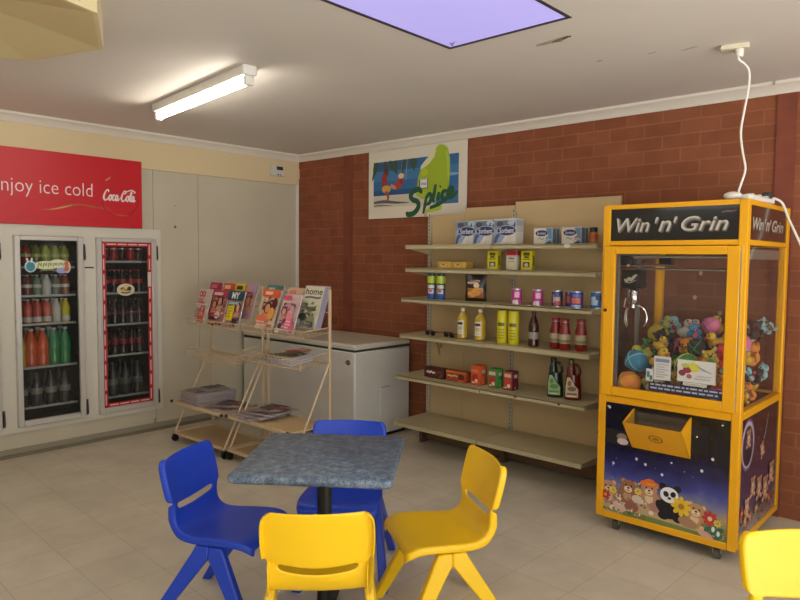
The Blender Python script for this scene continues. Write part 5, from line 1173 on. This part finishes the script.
b = B(); b.box((0, HDY - .012, .42), (2 * fx, .012, .616), mat((60, 50, 40), .7)); b.build('back_panel', cm)
for sx in (-1, 1):
    for sy in (-1, 1):
        x, yy = sx * (HWX - .10), sy * (HDY - .06)
        b = B(); b.box((x, yy, .072), (.09, .07, .010), mat((150, 50, 36), .5)); b.box((x - .018, yy, .05), (.004, .03, .04), mat((176, 168, 140), .4, .6)); b.box((x + .018, yy, .05), (.004, .03, .04), mat((176, 168, 140), .4, .6)); b.cyl((x - .014, yy, .028), (x + .014, yy, .028), .028, mat((84, 84, 76), .5), 16); b.build('castor', cm)
b = B(); b.cyl((-HWX - .012, -HDY + .03, .54), (-HWX, -HDY + .03, .54), .012, BLACK, 10); b.build('side_lock', cm)

# ---------------------------------------------------------------- plush toys: dropped one by one into the cabinet
FUR = [(214, 176, 60), (70, 140, 176), (190, 60, 56), (214, 120, 150), (120, 82, 56), (200, 196, 188), (80, 150, 84), (60, 70, 130), (226, 140, 60), (150, 96, 160), (206, 190, 150), (52, 50, 52), (150, 200, 206), (210, 206, 90)]
FN = ['yellow', 'sky blue', 'red', 'pink', 'brown', 'white', 'green', 'navy blue', 'orange', 'purple', 'cream', 'black', 'pale blue', 'lime yellow']
def fur(c): return mat(c, .9)
tr = random.Random(5)
def toy(kind, ci, cj, R):
    """soft toy fitted inside a sphere of radius R centred on the origin"""
    c, c2 = fur(FUR[ci]), fur(FUR[cj]); eye = mat((20, 18, 18), .2); wh = mat((226, 224, 218), .6)
    b = B(); kn = ('bear', 'rabbit', 'ball', 'duck', 'octopus')[kind]
    if kind in (0, 1):
        b.ball((0, 0, -.28 * R), (.50 * R, .44 * R, .52 * R), c, 12, 8); b.ball((0, -.42 * R, -.26 * R), (.3 * R, .1 * R, .34 * R), c2, 10, 6)
        for s in (-1, 1):
            b.ball((s * .42 * R, -.44 * R, -.62 * R), (.22 * R, .32 * R, .2 * R), c, 10, 6); b.ball((s * .56 * R, -.18 * R, -.12 * R), (.18 * R, .2 * R, .34 * R), c, 10, 6)
    elif kind == 2: b.ball((0, 0, 0), .94 * R, c, 16, 10)
    elif kind == 3:
        b.ball((0, .05 * R, -.3 * R), (.6 * R, .66 * R, .5 * R), c, 12, 8); b.ball((0, .62 * R, -.05 * R), (.16 * R, .2 * R, .2 * R), c, 8, 6)
        for s in (-1, 1): b.ball((s * .58 * R, .08 * R, -.25 * R), (.14 * R, .4 * R, .28 * R), c, 10, 6)
    else:
        b.ball((0, 0, .2 * R), (.62 * R, .62 * R, .66 * R), c, 14, 9)
        for k in range(6): a = k * PI / 3; b.ball((.46 * R * math.cos(a), .46 * R * math.sin(a), -.5 * R), (.25 * R, .25 * R, .3 * R), c if k % 2 else c2, 8, 6)
    o = b.build('plush_toy')
    if kind in (0, 1):
        b = B(); b.ball((0, -.04 * R, .42 * R), (.50 * R, .46 * R, .44 * R), c, 12, 8)
        if kind == 0:
            for s in (-1, 1): b.ball((s * .40 * R, 0, .74 * R), (.17 * R, .1 * R, .17 * R), c, 8, 6)
        else:
            for s in (-1, 1): b.ball((s * .2 * R, .1 * R, .80 * R), (.1 * R, .08 * R, .2 * R), c2, 8, 6)
        hd = b.build('head', o); b = B(); b.ball((0, -.44 * R, .32 * R), (.22 * R, .16 * R, .18 * R), c2, 10, 6); b.ball((0, -.6 * R, .38 * R), (.08 * R, .05 * R, .06 * R), eye, 8, 5); b.build('snout', hd)
        b = B()
        for s in (-1, 1): b.ball((s * .2 * R, -.44 * R, .54 * R), (.065 * R, .05 * R, .075 * R), eye, 8, 5)
        b.build('eyes', hd)
    elif kind == 2:
        b = B()
        for a in (0, 1):
            pts = [Vector((.945 * R * math.cos(t), .945 * R * math.sin(t), 0)) for t in [2 * PI * k / 24 for k in range(24)]]
            Mx = Matrix.Rotation(PI / 2 * (a + .3), 3, 'X') @ Matrix.Rotation(.5, 3, 'Y'); b.tube([Mx @ p for p in pts], .05 * R, c2, 5, True)
        b.build('seam_stripe', o)
    elif kind == 3:
        b = B(); b.ball((0, -.34 * R, .42 * R), (.4 * R, .4 * R, .4 * R), c, 12, 8); hd = b.build('head', o); b = B(); b.ball((0, -.76 * R, .36 * R), (.18 * R, .18 * R, .08 * R), fur((222, 120, 40)), 10, 6); b.build('beak', hd)
        b = B()
        for s in (-1, 1): b.ball((s * .18 * R, -.66 * R, .56 * R), (.07 * R, .06 * R, .08 * R), eye, 8, 5)
        b.build('eyes', hd)
    else:
        b = B()
        for s in (-1, 1): b.ball((s * .22 * R, -.52 * R, .34 * R), (.14 * R, .1 * R, .17 * R), wh, 10, 6); b.ball((s * .22 * R, -.61 * R, .33 * R), (.06 * R, .04 * R, .08 * R), eye, 8, 5)
        b.build('eyes', o)
    return o, kn
placed = []; zf = .7585
def rest(x, yy, R):
    z = zf + R
    for (px, py, pz, pr) in placed:
        q = (R + pr) ** 2 - (x - px) ** 2 - (yy - py) ** 2
        if q > 0: z = max(z, pz + math.sqrt(q))
    return z
x0, x1, y0, y1 = -HWX + .045, HWX - .03, -HDY + .062, HDY - .04
fixed = [(-.245, -.285, .070, 2, 8, 0), (-.235, -.22, .066, 2, 1, 12)]
wanted = []
for i in range(230):
    R = tr.choice((.050, .056, .060, .066, .070)); best = None
    if i < len(fixed): x, yy, R = fixed[i][:3]; best = (rest(x, yy, R), x, yy)
    else:
        for k in range(90):
            x, yy = tr.uniform(x0 + R, x1 - R), tr.uniform(y0 + R, y1 - R)
            z = rest(x, yy, R)
            lim = 1.055 + .155 * min(1, (yy + .34) / .5) - .04 * max(0, (-x - .10) / .2)
            if z + R > lim: continue
            sc = z - .10 * (yy) * .2
            if best is None or sc < best[0] - 1e-6: best = (z, x, yy)
    if best is None: continue
    z, x, yy = best; placed.append((x, yy, z, R))
cnt = {}
for i, (x, yy, z, R) in enumerate(placed):
    if i < len(fixed): kind, ci, cj = fixed[i][3:]
    else:
        kind = tr.choice((0, 0, 1, 3, 0, 4, 0, 1, 3, 2)); ci = tr.randrange(len(FUR)); cj = tr.randrange(len(FUR))
        if kind == 3: ci = tr.choice((0, 13, 0, 5))
    o, kn = toy(kind, ci, cj, R * (1.16, 1.16, 1.0, 1.08, 1.0)[kind])
    o.location = (MX + x, MY + yy, z); o.rotation_euler = (tr.uniform(-.5, .5), tr.uniform(-.5, .5), tr.uniform(-.9, 1.2)) if i >= len(fixed) else (.2, .3, .5)
    row = 'front glass' if yy < -.2 else ('back pane' if yy > .2 else 'middle')
    col = 'left side' if x < -.12 else ('right side pane' if x > .15 else 'centre')
    lay = 'bottom layer' if z < .86 else ('upper layer' if z > .98 else 'middle layer')
    place = {'front glass': 'at the front glass', 'back pane': 'at the back pane', 'middle': 'midway back'}[row] + {'left side': ', claw side', 'right side pane': ', outer side', 'centre': ', centre'}[col]
    lab = '%s plush %s %s, %s of the pile' % (FN[ci], kn, place, lay)
    if cnt.get(lab): lab = '%s plush %s with %s trim %s, %s' % (FN[ci], kn, FN[cj], place, lay)
    cnt[lab] = 1; tag(o, lab, 'plush toy', 'plush toys in the claw machine')

# ---------------------------------------------------------------- daylight, camera
w = bpy.data.worlds.new('daylight'); SC.world = w; w.use_nodes = True; bg = w.node_tree.nodes['Background']; bg.inputs['Strength'].default_value = 1.0
nt = w.node_tree; tc = nt.nodes.new('ShaderNodeTexCoord'); sp = nt.nodes.new('ShaderNodeSeparateXYZ'); cr = nt.nodes.new('ShaderNodeValToRGB')
ma = nt.nodes.new('ShaderNodeMath'); ma.operation = 'MULTIPLY_ADD'; ma.inputs[1].default_value = .5; ma.inputs[2].default_value = .5
nt.links.new(tc.outputs['Generated'], sp.inputs[0]); nt.links.new(sp.outputs['Z'], ma.inputs[0]); nt.links.new(ma.outputs[0], cr.inputs['Fac']); nt.links.new(cr.outputs['Color'], bg.inputs['Color'])
e = cr.color_ramp.elements; e[0].position = .47; e[0].color = tuple(GND_S * v for v in GND_C) + (1,); e[1].position = .53; e[1].color = tuple(SKY_S * v for v in SKY_C) + (1,)
def portal(name, loc, rot, sx, sy):
    l = bpy.data.lights.new(name, 'AREA'); l.shape = 'RECTANGLE'; l.size = sx; l.size_y = sy; l.cycles.is_portal = True
    o = bpy.data.objects.new(name, l); COL.objects.link(o); o.location = loc; o.rotation_euler = rot
portal('window_daylight', (RX + .02, (RW[0] + RW[1]) / 2, (RW[2] + RW[3]) / 2), (0, PI / 2, 0), RW[3] - RW[2], RW[1] - RW[0])
portal('window_daylight', ((FW[0] + FW[1]) / 2, FY - .02, (FW[2] + FW[3]) / 2), (-PI / 2, 0, 0), FW[1] - FW[0], FW[3] - FW[2])
cam = bpy.data.cameras.new('camera'); co = bpy.data.objects.new('camera', cam); COL.objects.link(co)
r_ = Vector((0.737184762, 0.675637451, 0.008524112)); u_ = Vector((-0.048262133, 0.040067025, 0.998030761)); f_ = Vector((-0.673965424, 0.736144461, -0.062144505))
Mc = Matrix((r_, u_, -f_)).transposed().to_4x4(); Mc.translation = Vector((5.45, -4.404, 1.515)); co.matrix_world = Mc
cam.sensor_width = 36; cam.lens = 669.577 / 800 * 36; cam.clip_start = .05
SC.camera = co
SC.view_settings.view_transform = 'Standard'; SC.view_settings.look = 'None'; SC.view_settings.gamma = 1; SC.view_settings.use_curve_mapping = False; SC.view_settings.exposure = EXPO
SC.cycles.use_denoising = True; SC.cycles.max_bounces = 10; SC.cycles.transparent_max_bounces = 16
